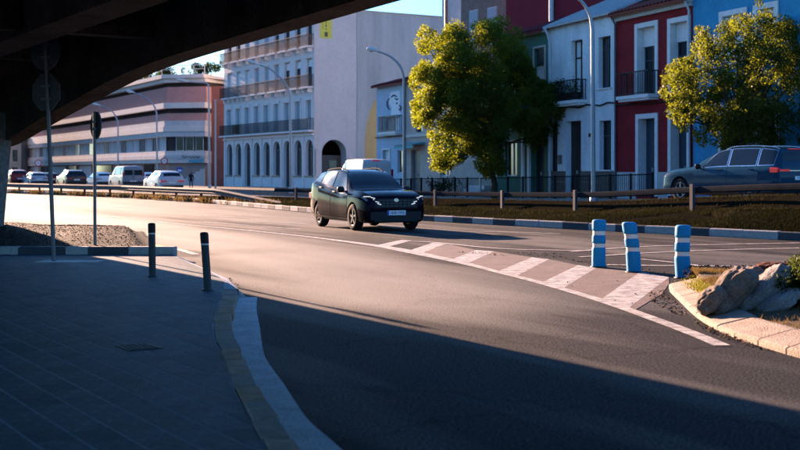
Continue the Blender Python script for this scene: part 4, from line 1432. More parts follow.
HAT = dict(L=4.3, st=[(.82, .30, .64, .76, .68, .56), (.74, .24, .78, .88, .83, .66), (.52, .21, .86, .94, .88, .72), (.20, .20, .92, .99, .90, .74), (-.30, .20, .95, 1.05, .905, .75),
     (-.75, .20, .97, 1.28, .905, .68), (-1.2, .20, .98, 1.44, .905, .61), (-1.7, .20, .99, 1.49, .905, .59), (-2.3, .20, 1.0, 1.475, .905, .585), (-2.8, .22, 1.03, 1.42, .90, .58), (-3.08, .26, 1.04, 1.34, .89, .58), (-3.33, .34, 1.00, 1.14, .86, .64), (-3.44, .42, .88, .97, .82, .68)],
     wb=2.6, r=.33, ws=(4.1, 6.05), sw=[(4.75, 6.9), (7.05, 8.4), (8.5, 9.5)], rw=(10.15, 11.0), tl=(-3.26, .76, .94, .17))
VAN = dict(L=4.45, st=[(.86, .32, .66, .80, .72, .60), (.78, .24, .86, .98, .85, .70), (.50, .22, .98, 1.08, .90, .76), (.10, .22, 1.06, 1.17, .91, .78), (-.10, .22, 1.08, 1.24, .915, .78),
     (-.42, .22, 1.09, 1.52, .915, .75), (-.80, .22, 1.09, 1.78, .915, .73), (-1.3, .22, 1.09, 1.85, .915, .73), (-2.4, .22, 1.09, 1.865, .915, .735), (-3.2, .24, 1.09, 1.85, .91, .735), (-3.42, .27, 1.09, 1.80, .90, .735), (-3.50, .30, 1.07, 1.70, .89, .74), (-3.53, .36, 1.0, 1.55, .88, .75)],
     wb=2.7, r=.335, ws=(4.1, 6.1), sw=[(4.7, 6.6), (7.0, 8.3), (8.6, 9.6)], rw=None, tl=(-3.44, 1.02, 1.40, .10))

def car_surface(S):
    P = []
    for x, b, belt, top, w, wt in S['st']:
        c = top-belt
        P.append([(x, 0, b), (x, w*.80, b), (x, w*.955, b+.07), (x, w, b+.36*(belt-b)), (x, w*.992, b+.68*(belt-b)), (x, w*.975, belt-.045), (x, w*.925, belt),
                  (x, wt+(w*.925-wt)*.13, top-.12*c), (x, wt*.90, top-.025*c), (x, wt*.5, top+.008), (x, 0, top+.016)])
    P = np.array(P, dtype=float)
    rows_cache = {}
    def S_(u, v):
        row = rows_cache.get(round(u, 5))
        if row is None:
            row = catmull(P, u); rows_cache[round(u, 5)] = row
        return Vector(catmull(row, v))
    return P, S_

def car(S, name, label, cat, loc, heading, pm, group=None, detail=1, tail=M_tail, rim=M_rim, win=(1, 1, 1), plate=None, scale=(1, 1, 1), drl=False, chrome=False, rails=False):
    """x forward with the front axle at 0; heading: world direction (x, y)"""
    P, SF_ = car_surface(S)
    root = thing(name, label, cat, loc, math.atan2(heading[1], heading[0]), group)
    ns, nv = len(P)-1, 10
    us = [i/4 for i in range(ns*4+1)]
    vs_ = [j/3 for j in range(nv*3+1)]
    mb = MB()
    rows = []
    for u in us:
        half = [SF_(u, v) for v in vs_]
        rows.append(half+[Vector((p.x, -p.y, p.z)) for p in reversed(half[1:-1])])
    mb.grid(rows, 0, True, closed=True)
    mb.face(rows[0]); mb.face(list(reversed(rows[-1])))
    body = mb.build('body', [pm, M_black], root, local=True, weld=True)
    # wheel wells cut out of the body
    r, wb, W = S['r'], S['wb'], max(s[4] for s in S['st'])
    for x in (0, -wb):
        for sgn in (1, -1):
            cb = MB()
            cb.lathe([(r+.055, -.17), (r+.055, .20)], (x, sgn*(W-.12), r), 28, 1, ax=(Vector((1, 0, 0)), Vector((0, 0, 1)), Vector((0, sgn, 0))), smooth=False)
            co = cb.build('cutter', [pm, M_black], weld=True)
            md = body.modifiers.new('b', 'BOOLEAN'); md.operation = 'DIFFERENCE'; md.object = co; md.solver = 'EXACT'
            co.parent = root
            co['tmp'] = 1
    bpy.context.view_layer.update()
    dg = bpy.context.evaluated_depsgraph_get()
    nm = bpy.data.meshes.new_from_object(body.evaluated_get(dg))
    body.modifiers.clear()
    old = body.data; body.data = nm; bpy.data.meshes.remove(old)
    for c in [c for c in root.children if c.get('tmp')]:
        bpy.data.objects.remove(c)
    nm.materials.clear(); nm.materials.append(pm); nm.materials.append(M_black)
    nm.set_sharp_from_angle(angle=math.radians(38))
    for p in nm.polygons:
        c = p.center
        dist = min(math.hypot(c.x-x, c.z-r) for x in (0, -wb))
        p.material_index = 1 if (dist < r+.052 and abs(c.y) < W-.02) or c.z < S['st'][4][1]+.06 else 0
    def patch(u0, u1, v0, v1, off, m, nme, par, side=1, nu=8, nv=5, skew=0.0):
        mb = MB(); rws = []
        for a in range(nu+1):
            rw = []
            for b in range(nv+1):
                v = v0+(v1-v0)*b/nv
                u = u0+(u1-u0)*a/nu+(skew*(b/nv) if a in (0, nu) or True else 0)*(1-a/nu)
                p = SF_(u, v); e = .02
                du = SF_(min(ns, u+e), v)-SF_(max(0, u-e), v); dv = SF_(u, min(10, v+e))-SF_(u, max(0, v-e))
                n = dv.cross(du)
                n = n.normalized() if n.length > 1e-9 else Vector((0, 0, 1))
                q = p+n*off if n.dot(Vector((0, p.y, p.z-.8))) > 0 or True else p-n*off
                rw.append(Vector((q.x, q.y*side, q.z)))
            rws.append(rw)
        mb.grid(rws, 0, True)
        return mb.build(nme, m, par, local=True)
    def across(u0, u1, v0, off, m, nme, par, nu=8, nv=8):
        mb = MB(); rws = []
        for a in range(nu+1):
            u = u0+(u1-u0)*a/nu
            half = []
            for b in range(nv+1):
                v = v0+(10-v0)*b/nv
                p = SF_(u, v); e = .02
                du = SF_(u+e, v)-SF_(u-e, v)
                dv = SF_(u, min(10, v+e))-SF_(u, max(0, v-e))
                n = dv.cross(du).normalized()
                half.append(p+n*off)
            rws.append(half+[Vector((p.x, -p.y, p.z)) for p in reversed(half[:-1])])
        mb.grid(rws, 0, True)
        return mb.build(nme, m, par, local=True)
    # test which way the surface normal points
    across(S['ws'][0], S['ws'][1], 7.25, SGN*.007, M_cglass, 'windscreen', root)
    if S['rw']:
        across(S['rw'][0], S['rw'][1], 7.3, SGN*.008, M_cglass, 'rear_window', root)
    for side in (1, -1):
        for k, (u0, u1) in enumerate(S['sw']):
            if not win[k]: continue
            sk = (1.15 if k == 0 else 0)
            if chrome:
                patch(u0-.05, u1+.05, 6.13, 7.14, SGN*.004, M_chrome, 'window_trim', root, side, skew=sk)
            patch(u0, u1, 6.18, 7.08, SGN*.009, M_cglass, 'side_window', root, side, skew=sk)
    # wheels
    for x in (0, -wb):
        for sgn in (1, -1):
            ax = (Vector((1, 0, 0)), Vector((0, 0, 1)), Vector((0, sgn, 0)))
            c = (x, sgn*(W-.135), r)
            wm = MB(); wm.lathe([(r*.62, -.09), (r*.62, .06)], c, 20, 0, ax=ax)
            w = wm.build('wheel', M_black, root, local=True)
            t = MB(); t.lathe([(r*.64, -.10), (r*.90, -.115), (r*.985, -.085), (r, -.04), (r, .05), (r*.985, .09), (r*.90, .118), (r*.66, .105)], c, 28, 0, ax=ax, cap=False)
            t.build('tyre', M_tyre, w, local=True)
            if detail:
                q = MB(); q.lathe([(r*.66, .10), (r*.62, .105), (r*.58, .07)], c, 28, 0, ax=ax, cap=False)
                for s5 in range(5):
                    th = s5*2*PI/5+.3
                    d = Vector((math.cos(th), 0, math.sin(th))); e = Vector((-math.sin(th), 0, math.cos(th)))
                    cc = Vector(c)+d*r*.36+Vector((0, sgn*.085, 0))
                    q.box(cc, (r*.27, r*.075, .012), 0, ax=(d, e, Vector((0, sgn, 0))))
                q.lathe([(r*.16, .06), (r*.15, .105)], c, 12, 0, ax=ax)
                q.build('rim', rim, w, local=True)
    # lamps, plates, mirrors
    x0, z0, z1, hw = S['tl']
    xe = S['st'][-1][0]
    for sgn in (1, -1):
        t = MB()
        ye = S['st'][-2][4]
        if S is VAN:
            t.box((xe+.03, sgn*(ye-.055), (z0+z1)/2), (.05, .062, (z1-z0)/2), ch=.01)
        else:
            t.box((x0+.02, sgn*(ye-.02), (z0+z1)/2+.01), (.14, .045, (z1-z0)/2-.02), ch=.015)
            t.box((xe+.035, sgn*(ye-.24), (z0+z1)/2), (.055, .20, (z1-z0)/2-.055), ch=.015)
        t.build('tail_light', tail, root, local=True)
        if detail:
            m_ = MB()
            u = S['ws'][0]+.75; pm_ = SF_(u, 6.1)
            m_.lathe([(.02, -.11), (.075, -.10), (.095, -.02), (.085, .07), (.03, .10)], (pm_.x-.02, sgn*(pm_.y+.15), pm_.z+.06), 12, 0, ax=(Vector((.55, 0, 0)), Vector((0, 0, .95)), Vector((0, 1, 0))))
            m_.box((pm_.x, sgn*(pm_.y+.03), pm_.z+.01), (.03, .06, .02))
            m_.build('wing_mirror', M_black if detail > 1 else pm, root, local=True)
            hd = patch(1.02, 2.0, 5.0, 6.0, SGN*.008, M_head, 'headlight', root, sgn)
    pl = MB(); zp = .78 if S is not VAN else .62
    pl.box((xe-.008, 0, zp), (.010, .26, .055)); pl.build('number_plate', M_plate, root, local=True)
    bm_ = MB(); wbp = S['st'][-1][4]
    bm_.box((xe+.02, 0, .50), (.06, wbp*.98, .10), ch=.02)
    if S is not VAN or detail: bm_.build('bumper', M_black, root, local=True)
    if S is VAN:
        for sgn in (1, -1):
            q = MB(); q.box((xe-.006, sgn*.40, 1.33), (.012, .33, .21), ch=.01); q.build('rear_window', M_cglass, root, local=True)
        q = MB(); q.box((xe-.012, 0, 1.05), (.008, .012, .55)); q.box((xe-.02, .08, 1.02), (.015, .06, .02)); q.build('door_seam', M_black, root, local=True)
    if rails:
        for sgn in (1, -1):
            q = MB(); pts = []
            for k in range(9):
                p = SF_(S['ws'][1]+.25+k*(9.5-S['ws'][1]-.25)/8, 8.2); pts.append(Vector((p.x, sgn*p.y, p.z+(.045 if 0 < k < 8 else .005))))
            q.tube(pts, .016, 6); q.build('roof_rail', M_chrome if chrome else M_tyre, root, local=True)
    if detail > 1:
        for side in (1, -1):
            for u0, u1 in ((4.25, 6.95), (7.0, 8.5)):
                d = patch(u0, u1, 2.3, 6.0, SGN*.006, pm, 'door', root, side, 10, 6)
                h = SF_(u1-.35, 5.0)
                q = MB(); q.box((h.x+.05, side*(h.y+.022), h.z), (.10, .018, .018), ch=.006); q.build('handle', M_black if not chrome else pm, d, local=True)
            patch(2.0, 11, 1.75, 2.25, SGN*.012, M_black, 'side_skirt', root, side, 20, 3)
    root['S'] = 0
    del root['S']
    return root, SF_

# sign of the surface normal (outside)
_P, _S = car_surface(SUV)
_n = (_S(8, 10)-_S(8, 9.9)).cross(_S(8.05, 9.9)-_S(7.95, 9.9))
SGN = 1 if _n.z > 0 else -1

# --- near black SUV
SUVP = mat('paint_black', (.003, .004, .007), .10, .1, 1.5, spec=.07)
SUVP.node_tree.nodes['Principled BSDF'].inputs['Specular Tint'].default_value = (.80, .48, .95, 1)
hd = Vector((.402, -.9156, 0))
fa = Vector((-.46, 33.2, 0))
suv, S_ = car(SUV, 'black_suv', 'black SUV with lit running lights driving along the main road', 'car', fa, hd, SUVP, detail=2, rim=M_rimd, rails=True)
g = MB()
xn = .885
g.box((xn-.02, 0, .76), (.03, .64, .125), ch=.01); go = g.build('grille', M_black, suv, local=True)
g = MB()
for i in range(9):
    for j in range(3):
        g.box((xn+.012, -.5+i*.125, .69+j*.07), (.004, .045, .018))
struct(g.build('grille_mesh', M_rimd, go, local=True), 'stuff')
g = MB(); g.box((xn-.04, 0, .42), (.05, .74, .12), ch=.02); g.box((xn-.02, 0, .29), (.05, .62, .025)); g.build('bumper', M_black, suv, local=True)
for sgn in (1, -1):
    d = MB()
    for k in range(4):
        y = .60+.035*k; zc = .95-.052*abs(k-4)-.0
        d.box((xn+.004-.012*k, sgn*(.50+.055*k), .74+.055*k), (.022, .058, .010), ax=(Vector((1, 0, 0)), Vector((0, 1, .28*sgn)).normalized(), Vector((0, -.28*sgn, 1)).normalized()))
    d.box((xn-.12, sgn*.80, .94), (.10, .012, .012), ax=(Vector((.75, -.66*sgn, 0)), Vector((.66*sgn, .75, 0)), Vector((0, 0, 1))))
    d.build('running_light', M_drl, suv, local=True)
    d = MB(); d.lathe([(.07, 0), (.065, .03)], (xn-.12, sgn*.70, .52), 14, 0, ax=(Vector((0, 1, 0)), Vector((0, 0, 1)), Vector((1, 0, 0)))); d.build('headlight', M_head, suv, local=True)
p = MB(); p.box((xn+.022, 0, .50), (.008, .27, .062)); po = p.build('number_plate', M_plate, suv, local=True)
p = MB(); p.box((xn+.026, -.245, .50), (.006, .025, .060)); p.build('country_strip', M_pblue_, po, local=True)
Mx = Matrix(((0, 0, 1, xn+.0325), (1, 0, 0, .025), (0, 1, 0, .498), (0, 0, 0, 1)))
text_mesh('plate_text', '1888 MML', .105, M_ptext, po, Mx)
p = MB(); p.lathe([(.05, 0), (.045, .012)], (xn+.012, 0, .84), 14, 0, ax=(Vector((0, 1.5, 0)), Vector((0, 0, 1)), Vector((1, 0, 0)))); p.build('badge', M_chrome, suv, local=True)

# --- blue-grey estate on the upper road
eh = Vector((-.50, .866, 0))
rw_ = Vector((10.72, 36.6, 0))
ef = rw_+eh*3.0+Vector((.866, .5, 0))*.85
est, Se = car(EST, 'blue_estate_car', 'blue grey estate car with lit tail lights beyond the right guardrail', 'car', (ef.x, ef.y, .64), eh, mat('paint_steel_blue', (.012, .046, .080), .12, .1, 1.5, spec=.14), detail=2, tail=M_tailon, rim=M_rim, chrome=True, rails=True)
xe = EST['st'][-1][0]
q = MB(); q.box((xe+.02, 0, 1.0), (.03, .72, .012)); q.build('chrome_strip', M_chrome, est, local=True)
q = MB(); q.box((-3.93, 0, 1.655), (.03, .28, .012)); q.build('brake_light', M_tailon, est, local=True)
text_mesh('plate_text', '2406 KDV', .09, M_ptext, est, Matrix(((0, 0, -1, xe-.0195), (-1, 0, 0, 0), (0, 1, 0, .78), (0, 0, 0, 1))))

# --- white van behind the SUV
vh = Vector((-.375, .927, 0))
vr = at(377, 184, 60.5); vp = Vector((vr.x, vr.y, 0))+vh*3.53
van, Sv = car(VAN, 'white_van', 'white panel van with dark script behind the black SUV', 'van', (vp.x, vp.y, .20), vh, paint('white', (.55, .56, .57), .0, .4), detail=1, win=(1, 0, 0))
for o in [c for c in van.children if c.name.startswith(('rear_window', 'door_seam'))]:
    bpy.data.objects.remove(o)
xe = VAN['st'][-1][0]
van.scale = (1, .98, 1.10)
lg = MB(); P_ = smooth_line([Vector((0, y, z)) for y, z in ((.60, 1.30), (.66, 1.38), (.52, 1.46), (.40, 1.40), (.34, 1.30), (.44, 1.24), (.36, 1.20), (.22, 1.30), (.12, 1.44), (.10, 1.40))], 40)
lg.tube([Vector((xe-.010, p.y-.12, p.z)) for p in P_], .022, 6); lg.build('script_lettering', M_black, van, local=True)
q = MB(); q.box((xe+.06, .02, 1.795), (.03, .20, .022)); q.build('brake_light', M_tailon, van, local=True)
q = MB(); q.box((xe-.012, 0, 1.05), (.004, .006, .6)); q.build('door_seam', M_black, van, local=True)

# --- cars along the upper road on the left
def rear_car(S, name, label, pxr, D, pm, vp_x=-260, z=.08, tail=M_tail, scale=1.0, cat='car', **kw):
    h = Vector(((vp_x-CX)/FPX, 1, 0)).normalized()
    r = Vector(((pxr-CX)/FPX*D, D, 0))
    f_ = r-h*S['st'][-1][0]*scale
    o, s_ = car(S, name, label, cat, (f_.x, f_.y, z), h, pm, 'cars on the upper road at the left', tail=tail, **kw)
    o.scale = (scale, scale, scale)
    return o
rear_car(SUV, 'silver_suv', 'silver SUV with lit red tail lights, rightmost of the queue at the left', 172.5, 89, paint('silver', (.42, .44, .47), .5, .3), tail=M_tailon, z=.02)
rear_car(VAN, 'grey_van', 'grey van with two rear windows behind the left guardrail', 133.5, 97, paint('grey', (.16, .20, .24), .4, .32), z=.22)
rear_car(HAT, 'white_car', 'white car between the grey van and the silver SUV', 153, 106, paint('white2', (.66, .67, .68), 0, .35), z=.08)
rear_car(HAT, 'white_hatchback', 'white hatchback just left of the grey van', 106, 112, paint('white3', (.66, .67, .68), 0, .35), z=.1)
rear_car(SUV, 'dark_car', 'dark car between the two sign poles', 77, 109, paint('charcoal', (.02, .024, .03), .3, .28), z=.12)
rear_car(HAT, 'dark_red_car', 'small dark red car half hidden by the near sign pole', 52.5, 128, paint('dark_red', (.16, .010, .014), .2, .3), z=.05)
rear_car(HAT, 'silver_car', 'silver car left of the near sign pole', 39.5, 119, paint('silver2', (.36, .38, .40), .5, .3), z=.1, tail=M_tail)
rear_car(SUV, 'red_suv', 'dark red SUV beside the bridge pier, leftmost of the cars', 20, 122, paint('red', (.22, .012, .016), .2, .3), z=.15)

# ---------------------------------------------------------------- guardrails
M_galv = mat('galvanised_rail', (.14, .135, .13), .75, .5, 2.5, .3, 30, col2=(.07, .068, .066), spots=.15, spec=.04)
M_galvd = mat('weathered_rail', (.022, .025, .029), .85, .5, 2.5, .3, 30, spots=.2, spec=.0)
def guardrail(name, label, path, tops, m, posts, ph=.75, postdepth=.6, pm=None, beam=None):
    root = thing(name, label, 'guardrail', (path[0][0], path[0][1], 0))
    prof = beam or [(0, 0), (.05, .03), (.075, .075), (.05, .12), (0, .15), (.05, .18), (.075, .225), (.05, .27), (0, .30), (-.02, .30), (-.02, 0)]
    mb = MB(); rows = []
    pts = [Vector((p[0], p[1], 0)) for p in path]
    for k, p in enumerate(pts):
        d = (pts[min(len(pts)-1, k+1)]-pts[max(0, k-1)]).normalized()
        n = Vector((d.y, -d.x, 0))
        if n.y > 0: n = -n
        rows.append([Vector((p.x+n.x*a, p.y+n.y*a, tops[k]-.30+b)) for a, b in prof])
    mb.grid(rows, 0, False, closed=True); mb.face(rows[0]); mb.face(list(reversed(rows[-1])))
    mb.build('rail', m, root, weld=True)
    for k in posts:
        p = pts[k]
        d = (pts[min(len(pts)-1, k+1)]-pts[max(0, k-1)]).normalized(); n = Vector((d.y, -d.x, 0))
        if n.y > 0: n = -n
        c = p+n*.115 if posts_front else p-n*.085
        q = MB(); zt = tops[k]+.04 if posts_front else tops[k]-.03
        q.box((c.x, c.y, (zt+tops[k]-postdepth-.4)/2), (.07, .05, (zt-tops[k]+postdepth+.4)/2), ax=(d, n, Vector((0, 0, 1))), ch=.01)
        q.build('post', pm or m, root)
    return root
posts_front = False
lp = resample([(-60.5, 125.9, 0), (-30.5, 91.8, 0), (-17.2, 74.6, 0), (-9.3, 60.5, 0), (-5.0, 53.4, 0)], 1.0)
tp = []
for p in lp:
    tp.append(.76 if p.y > 60.5 else max(.20, .76-(60.5-p.y)*.076))
guardrail('left_guardrail', 'long galvanised guardrail on the left with a ramped down end', lp, tp, M_galv, range(1, len(lp)-6, 4), pm=M_galvd)
posts_front = True
rp, rt = [], []
for k in range(4, 36):
    rp.append(Vector((Gd[k][0], Gd[k][1], 0))); rt.append(Gzd[k]+.70)
# posts at their places: resample so that posts are 6 m apart starting at px 696
rp2 = resample(rp, .5)
rt2 = [float(np.interp(p.y, [q.y for q in rp], rt)) for p in rp2]
want = [(696-CX)/FPX, (582-CX)/FPX, (504-CX)/FPX, (436-CX)/FPX, (382-CX)/FPX, (340-CX)/FPX, (300-CX)/FPX, .37]
pk_ = [min(range(len(rp2)), key=lambda k: abs(rp2[k].x/rp2[k].y-w)) for w in want]
guardrail('right_guardrail', 'weathered guardrail along the top of the grass bank', rp2, rt2, M_galvd, pk_, beam=[(0, .085), (.04, .09), (.06, .115), (.065, .18), (.058, .24), (.03, .265), (-.02, .27), (-.03, .24), (-.03, .11)], pm=mat('rail_post', (.062, .062, .068), .8, .4, 4))

# ---------------------------------------------------------------- blue flexible posts
M_fblue = mat('flexible_post_blue', (.010, .21, .43), .7, .4, 6, .2, 30, col2=(.008, .13, .30), spec=.12, spots=.08)
M_band_ = mat('reflective_band', (.62, .60, .56), .4, .3, 10, spots=.1)
def flex_post(label, px, y, lean, h=.80):
    c = gp(px, y)
    r = thing('delineator_post', label, 'bollard', (c.x, c.y, 0), 0, 'blue flexible posts on the hatched nose')
    def bend(p):
        t = p.z/h
        return Vector((c.x+p.x+lean[0]*t+lean[1]*math.sin(t*PI*1.2)+lean[2]*t*t, c.y+p.y, p.z))
    def lath(prof, name, m):
        mb = MB(); n = 20; rows = []
        for rr, z in prof:
            rows.append([bend(Vector((rr*math.copysign(abs(math.cos(2*PI*q/n))**.72, math.cos(2*PI*q/n)), rr*math.copysign(abs(math.sin(2*PI*q/n))**.72, math.sin(2*PI*q/n)), z))) for q in range(n)])
        mb.grid(rows, 0, True, closed=True); mb.face(list(reversed(rows[0]))); mb.face(rows[-1])
        return mb.build(name, m, r)
    lath([(.115, 0), (.113, .05), (.112, .30), (.110, .33), (.098, .335), (.098, .405), (.110, .41), (.112, .44), (.112, .51), (.110, .535), (.098, .54), (.098, .615), (.110, .62), (.113, .66), (.115, .76), (.108, .785), (.09, .80), (.0, .803)], 'body', M_fblue)
    lath([(.1005, .338), (.1005, .402)], 'reflective_band', M_band_); lath([(.1005, .543), (.1005, .612)], 'reflective_band', M_band_)
    mb = MB(); mb.lathe([(.14, .0), (.14, .012), (.115, .02)], (c.x, c.y, .004), 20); mb.build('base', M_black, r)
flex_post('straight blue post, leftmost of the three on the hatched nose', 598.5, 267.3, (0.01, 0, 0))
flex_post('bent blue post leaning left, middle of the three', 634, 272.3, (-.10, .018, .03))
flex_post('blue post nearest the island kerb and rocks', 683.5, 278.2, (-.03, -.012, .02))

# ---------------------------------------------------------------- dark bollards
M_bol = mat('bollard_grey', (.045, .055, .064), .5, .4, 8, .3, 40, spots=.12)
for px, y, h, lean, lab in ((152.5, 276.5, .77, -.012, 'dark steel bollard farther from the road, left of the pair'), (208, 290.5, .74, -.05, 'dark steel bollard leaning left at the pavement corner')):
    c = gp(px, y, PZ)
    r = thing('bollard', lab, 'bollard', tuple(c), 0, 'steel bollards at the pavement corner')
    def lat(prof, nme, m):
        mb = MB(); rows = [[Vector((c.x+rr*math.cos(q*PI/9)+lean*z/h, c.y+rr*math.sin(q*PI/9), PZ+z)) for q in range(18)] for rr, z in prof]
        mb.grid(rows, 0, True, closed=True); mb.face(list(reversed(rows[0]))); mb.face(rows[-1]); return mb.build(nme, m, r)
    lat([(.05, 0), (.05, h-.165)], 'shaft', M_bol)
    lat([(.052, h-.162), (.052, h-.142)], 'reflective_band', M_band_)
    lat([(.053, h-.14), (.054, h-.03), (.048, h-.006), (.02, h)], 'cap', M_black)
    lat([(.085, .0), (.08, .012), (.05, .02)], 'base', M_bol)

# ---------------------------------------------------------------- road signs seen from behind
M_spole = mat('sign_pole', (.16, .17, .18), .5, .3, 6, metal=.4)
M_sback = mat('sign_back', (.085, .09, .095), .6, .4, 5, metal=.3)
M_sred = mat('sign_red', (.45, .02, .025), .4, .15, 6)
M_swhite = mat('sign_white', (.68, .68, .68), .45, .15, 6)
def disc(root, c, rad, yaw, n, m, name, th=.012, par=None, rot=0.0, face=None):
    d = Vector((math.cos(yaw), math.sin(yaw), 0)); nn = Vector((-math.sin(yaw), math.cos(yaw), 0))
    mb = MB()
    ring = [(d*math.cos(2*PI*q/n+rot)+Vector((0, 0, 1))*math.sin(2*PI*q/n+rot))*rad for q in range(n)]
    F_, B_ = [Vector(c)+p+nn*th for p in ring], [Vector(c)+p-nn*th for p in ring]
    mb.face(F_, 0); mb.face(list(reversed(B_)), 1)
    for q in range(n):
        s_ = (q+1) % n; mb.face([B_[q], B_[s_], F_[s_], F_[q]], 1)
    return mb.build(name, [face or m, m], par or root, weld=True)
b0 = gp(54, 261.5, PZ); Dp = b0.y
tp0 = at(45, 29, Dp)
sp = thing('road_sign', 'near sign pole carrying a round and an octagonal sign seen from behind', 'road sign', tuple(b0))
mb = MB(); mb.tube([b0, b0.lerp(tp0, .5), tp0], .034, 12); mb.build('pole', M_spole, sp)
yaw = math.radians(-29)
c_ = at(46.6, 92, Dp); disc(sp, c_+Vector((-.02, .05, 0)), .335, yaw, 8, M_sback, 'octagonal_sign', rot=PI/8, face=M_sred)
c_ = at(45.6, 50.5, Dp); disc(sp, c_+Vector((-.02, .05, 0)), .335, yaw, 28, M_sback, 'round_sign', face=M_swhite)
for yy in (45, 57, 86, 99):
    mb = MB()
    q = at(46, yy, Dp); mb.box(q+Vector((0, .02, 0)), (.11, .02, .02), ax=(Vector((math.cos(yaw), math.sin(yaw), 0)), Vector((-math.sin(yaw), math.cos(yaw), 0)), Vector((0, 0, 1))))
    mb.build('bracket', M_spole, sp)
mb = MB(); mb.prism([(b0.x-.30, b0.y-.22), (b0.x+.75, b0.y-.12), (b0.x+.80, b0.y+.2), (b0.x-.2, b0.y+.28)], PZ-.005, PZ+.006); mb.build('footing_patch', M_gutter, sp)
Dq = 22.4
q0, q1 = at(95, 244, Dq), at(94.5, 113, Dq)
sp2 = thing('road_sign', 'far sign pole on the gravel mound with one round sign almost edge on', 'road sign', tuple(q0))
mb = MB(); mb.tube([q0-Vector((0, 0, .3)), q1], .030, 10); mb.build('pole', M_spole, sp2)
disc(sp2, at(95.3, 125, Dq)+Vector((.0, .05, 0)), .265, math.radians(-55), 28, M_sback, 'round_sign', face=M_swhite)
for yy in (122, 129):
    mb = MB(); mb.box(at(95, yy, Dq), (.04, .06, .02)); mb.build('bracket', M_spole, sp2)
def speed_sign(label, px, y, D, pxp=None):
    c = at(px, y, D); b = at(pxp or px, 188, D)
    r = thing('speed_limit_sign', label, 'road sign', (c.x, c.y, 0), 0, 'round red ringed speed signs')
    mb = MB(); mb.tube([Vector((c.x, c.y+.06, 0)), Vector((c.x, c.y+.06, c.z+.25))], .035, 8); mb.build('pole', M_spole, r)
    disc(r, c, .36, 0, 24, M_sred, 'red_ring', .02)
    o = disc(r, c+Vector((0, -.022, 0)), .25, 0, 24, M_swhite, 'white_disc', .012)
    text_mesh('digits', '50', .30, M_ptext, r, Matrix(((1, 0, 0, 0), (0, 0, -1, -.036), (0, 1, 0, c.z), (0, 0, 0, 1))))
speed_sign('round red ringed speed sign above the silver car at the left', 38.3, 163, 122)
speed_sign('round red ringed speed sign right of the grey van', 164.3, 161, 118)
c = at(179.5, 170, 112)
bs_ = thing('blue_sign', 'small blue information sign on a post by the pink wall', 'sign', (c.x, c.y, 0))
mb = MB(); mb.box(c, (.26, .015, .22)); mb.build('panel', M_pblue_, bs_)
mb = MB(); mb.box(c+Vector((.02, -.017, -.04)), (.17, .004, .09)); mb.build('white_field', M_swhite, bs_)
mb = MB(); mb.tube([Vector((c.x, c.y+.05, 0)), Vector((c.x, c.y+.05, c.z))], .03, 8); mb.build('post', M_spole, bs_)

# ---------------------------------------------------------------- street lamps
M_lpole = mat('lamp_pole', (.34, .36, .38), .45, .3, 4, metal=.4)
M_lhead = mat('lamp_head', (.62, .62, .60), .35, .2, 6)
M_lglass = mat('lamp_glass', (.55, .57, .58), .15, .2, 6)
def lamp(label, D, path, head, rad=.075, zg=.1):
    P_ = [at(x, y, D) for x, y in path]
    P_[0].z = zg-.1
    r = thing('street_lamp', label, 'street lamp', (P_[0].x, P_[0].y, zg), 0, 'tall street lamps')
    k = 2
    body = [P_[0], P_[1]]
    sm = smooth_line(P_[1:], 4*(len(P_)-2))
    mb = MB(); n = len(sm); mb.tube([P_[0]]+sm, [rad*1.25]+[rad*(1-.45*i/n) for i in range(n)], 10); mb.build('pole', M_lpole, r)
    a, b = at(*head[0], D), at(*head[1], D)
    d = (b-a); L = d.length; d.normalize(); s = Vector((0, 1, 0)); u = s.cross(d)*-1
    if u.z < 0: u = -u
    h = MB(); rows = []
    for t, w, t0 in ((0, .06, .05), (.15, .12, .09), (.45, .19, .15), (.75, .20, .15), (.93, .13, .10), (1, .03, .03)):
        c = a+d*(L*t)
        rows.append([c+s*(w*math.cos(q*PI/6))+u*(max(-.02, t0*math.sin(q*PI/6))) for q in range(12)])
    h.grid(rows, 0, True, closed=True); h.face(list(reversed(rows[0]))); h.face(rows[-1]); ho = h.build('lamp_head', M_lhead, r)
    g_ = MB(); rows = []
    for t, w, t0 in ((.38, .06, .02), (.5, .15, .10), (.75, .16, .11), (.92, .05, .02)):
        c = a+d*(L*t)
        rows.append([c+s*(w*math.cos(PI+q*PI/6))+u*(t0*math.sin(PI+q*PI/6)-.022) for q in range(7)])
    g_.grid(rows, 0, True); g_.build('lens', M_lglass, ho)
    m_ = MB(); m_.lathe([(rad*1.9, 0), (rad*1.8, .45), (rad*1.3, .5)], (P_[0].x, P_[0].y, zg-.05), 12); m_.build('base', M_lpole, r)
lamp('curved street lamp in front of the white apartment building', 84, [(291, 190), (290, 97), (287, 86), (280, 77), (270, 69), (259.5, 65)], ((260, 65.2), (247, 61)))
lamp('curved street lamp beside the pale blue house', 64, [(404.5, 190), (404, 80), (401, 68), (393, 58.5), (384, 53.5), (377, 51.5)], ((378, 51.8), (366.5, 48.6)), zg=.15)
lamp('tall street lamp in front of the white house, its head out of frame', 46, [(593.5, 190), (592.5, 30), (590, 15), (583, 3), (574, -4), (566, -8)], ((566, -8), (552, -11)), zg=.4)
lamp('square armed street lamp left of the white apartment building', 100, [(209.8, 188), (208.8, 90), (208.2, 85), (206, 83.2), (198, 82.6), (188, 82)], ((189, 82), (176, 79.5)))
lamp('thin curved street lamp before the middle of the pink building', 112, [(157.3, 188), (156.7, 113), (153, 104), (146, 97.5), (140, 94.5), (134, 93)], ((135, 93), (126, 91)))
lamp('farthest curved street lamp, leftmost along the pink building', 130, [(118, 188), (118, 122), (114, 113.5), (108, 108.5), (104, 106.7), (100, 105.6)], ((101, 105.8), (92.5, 103.8)))
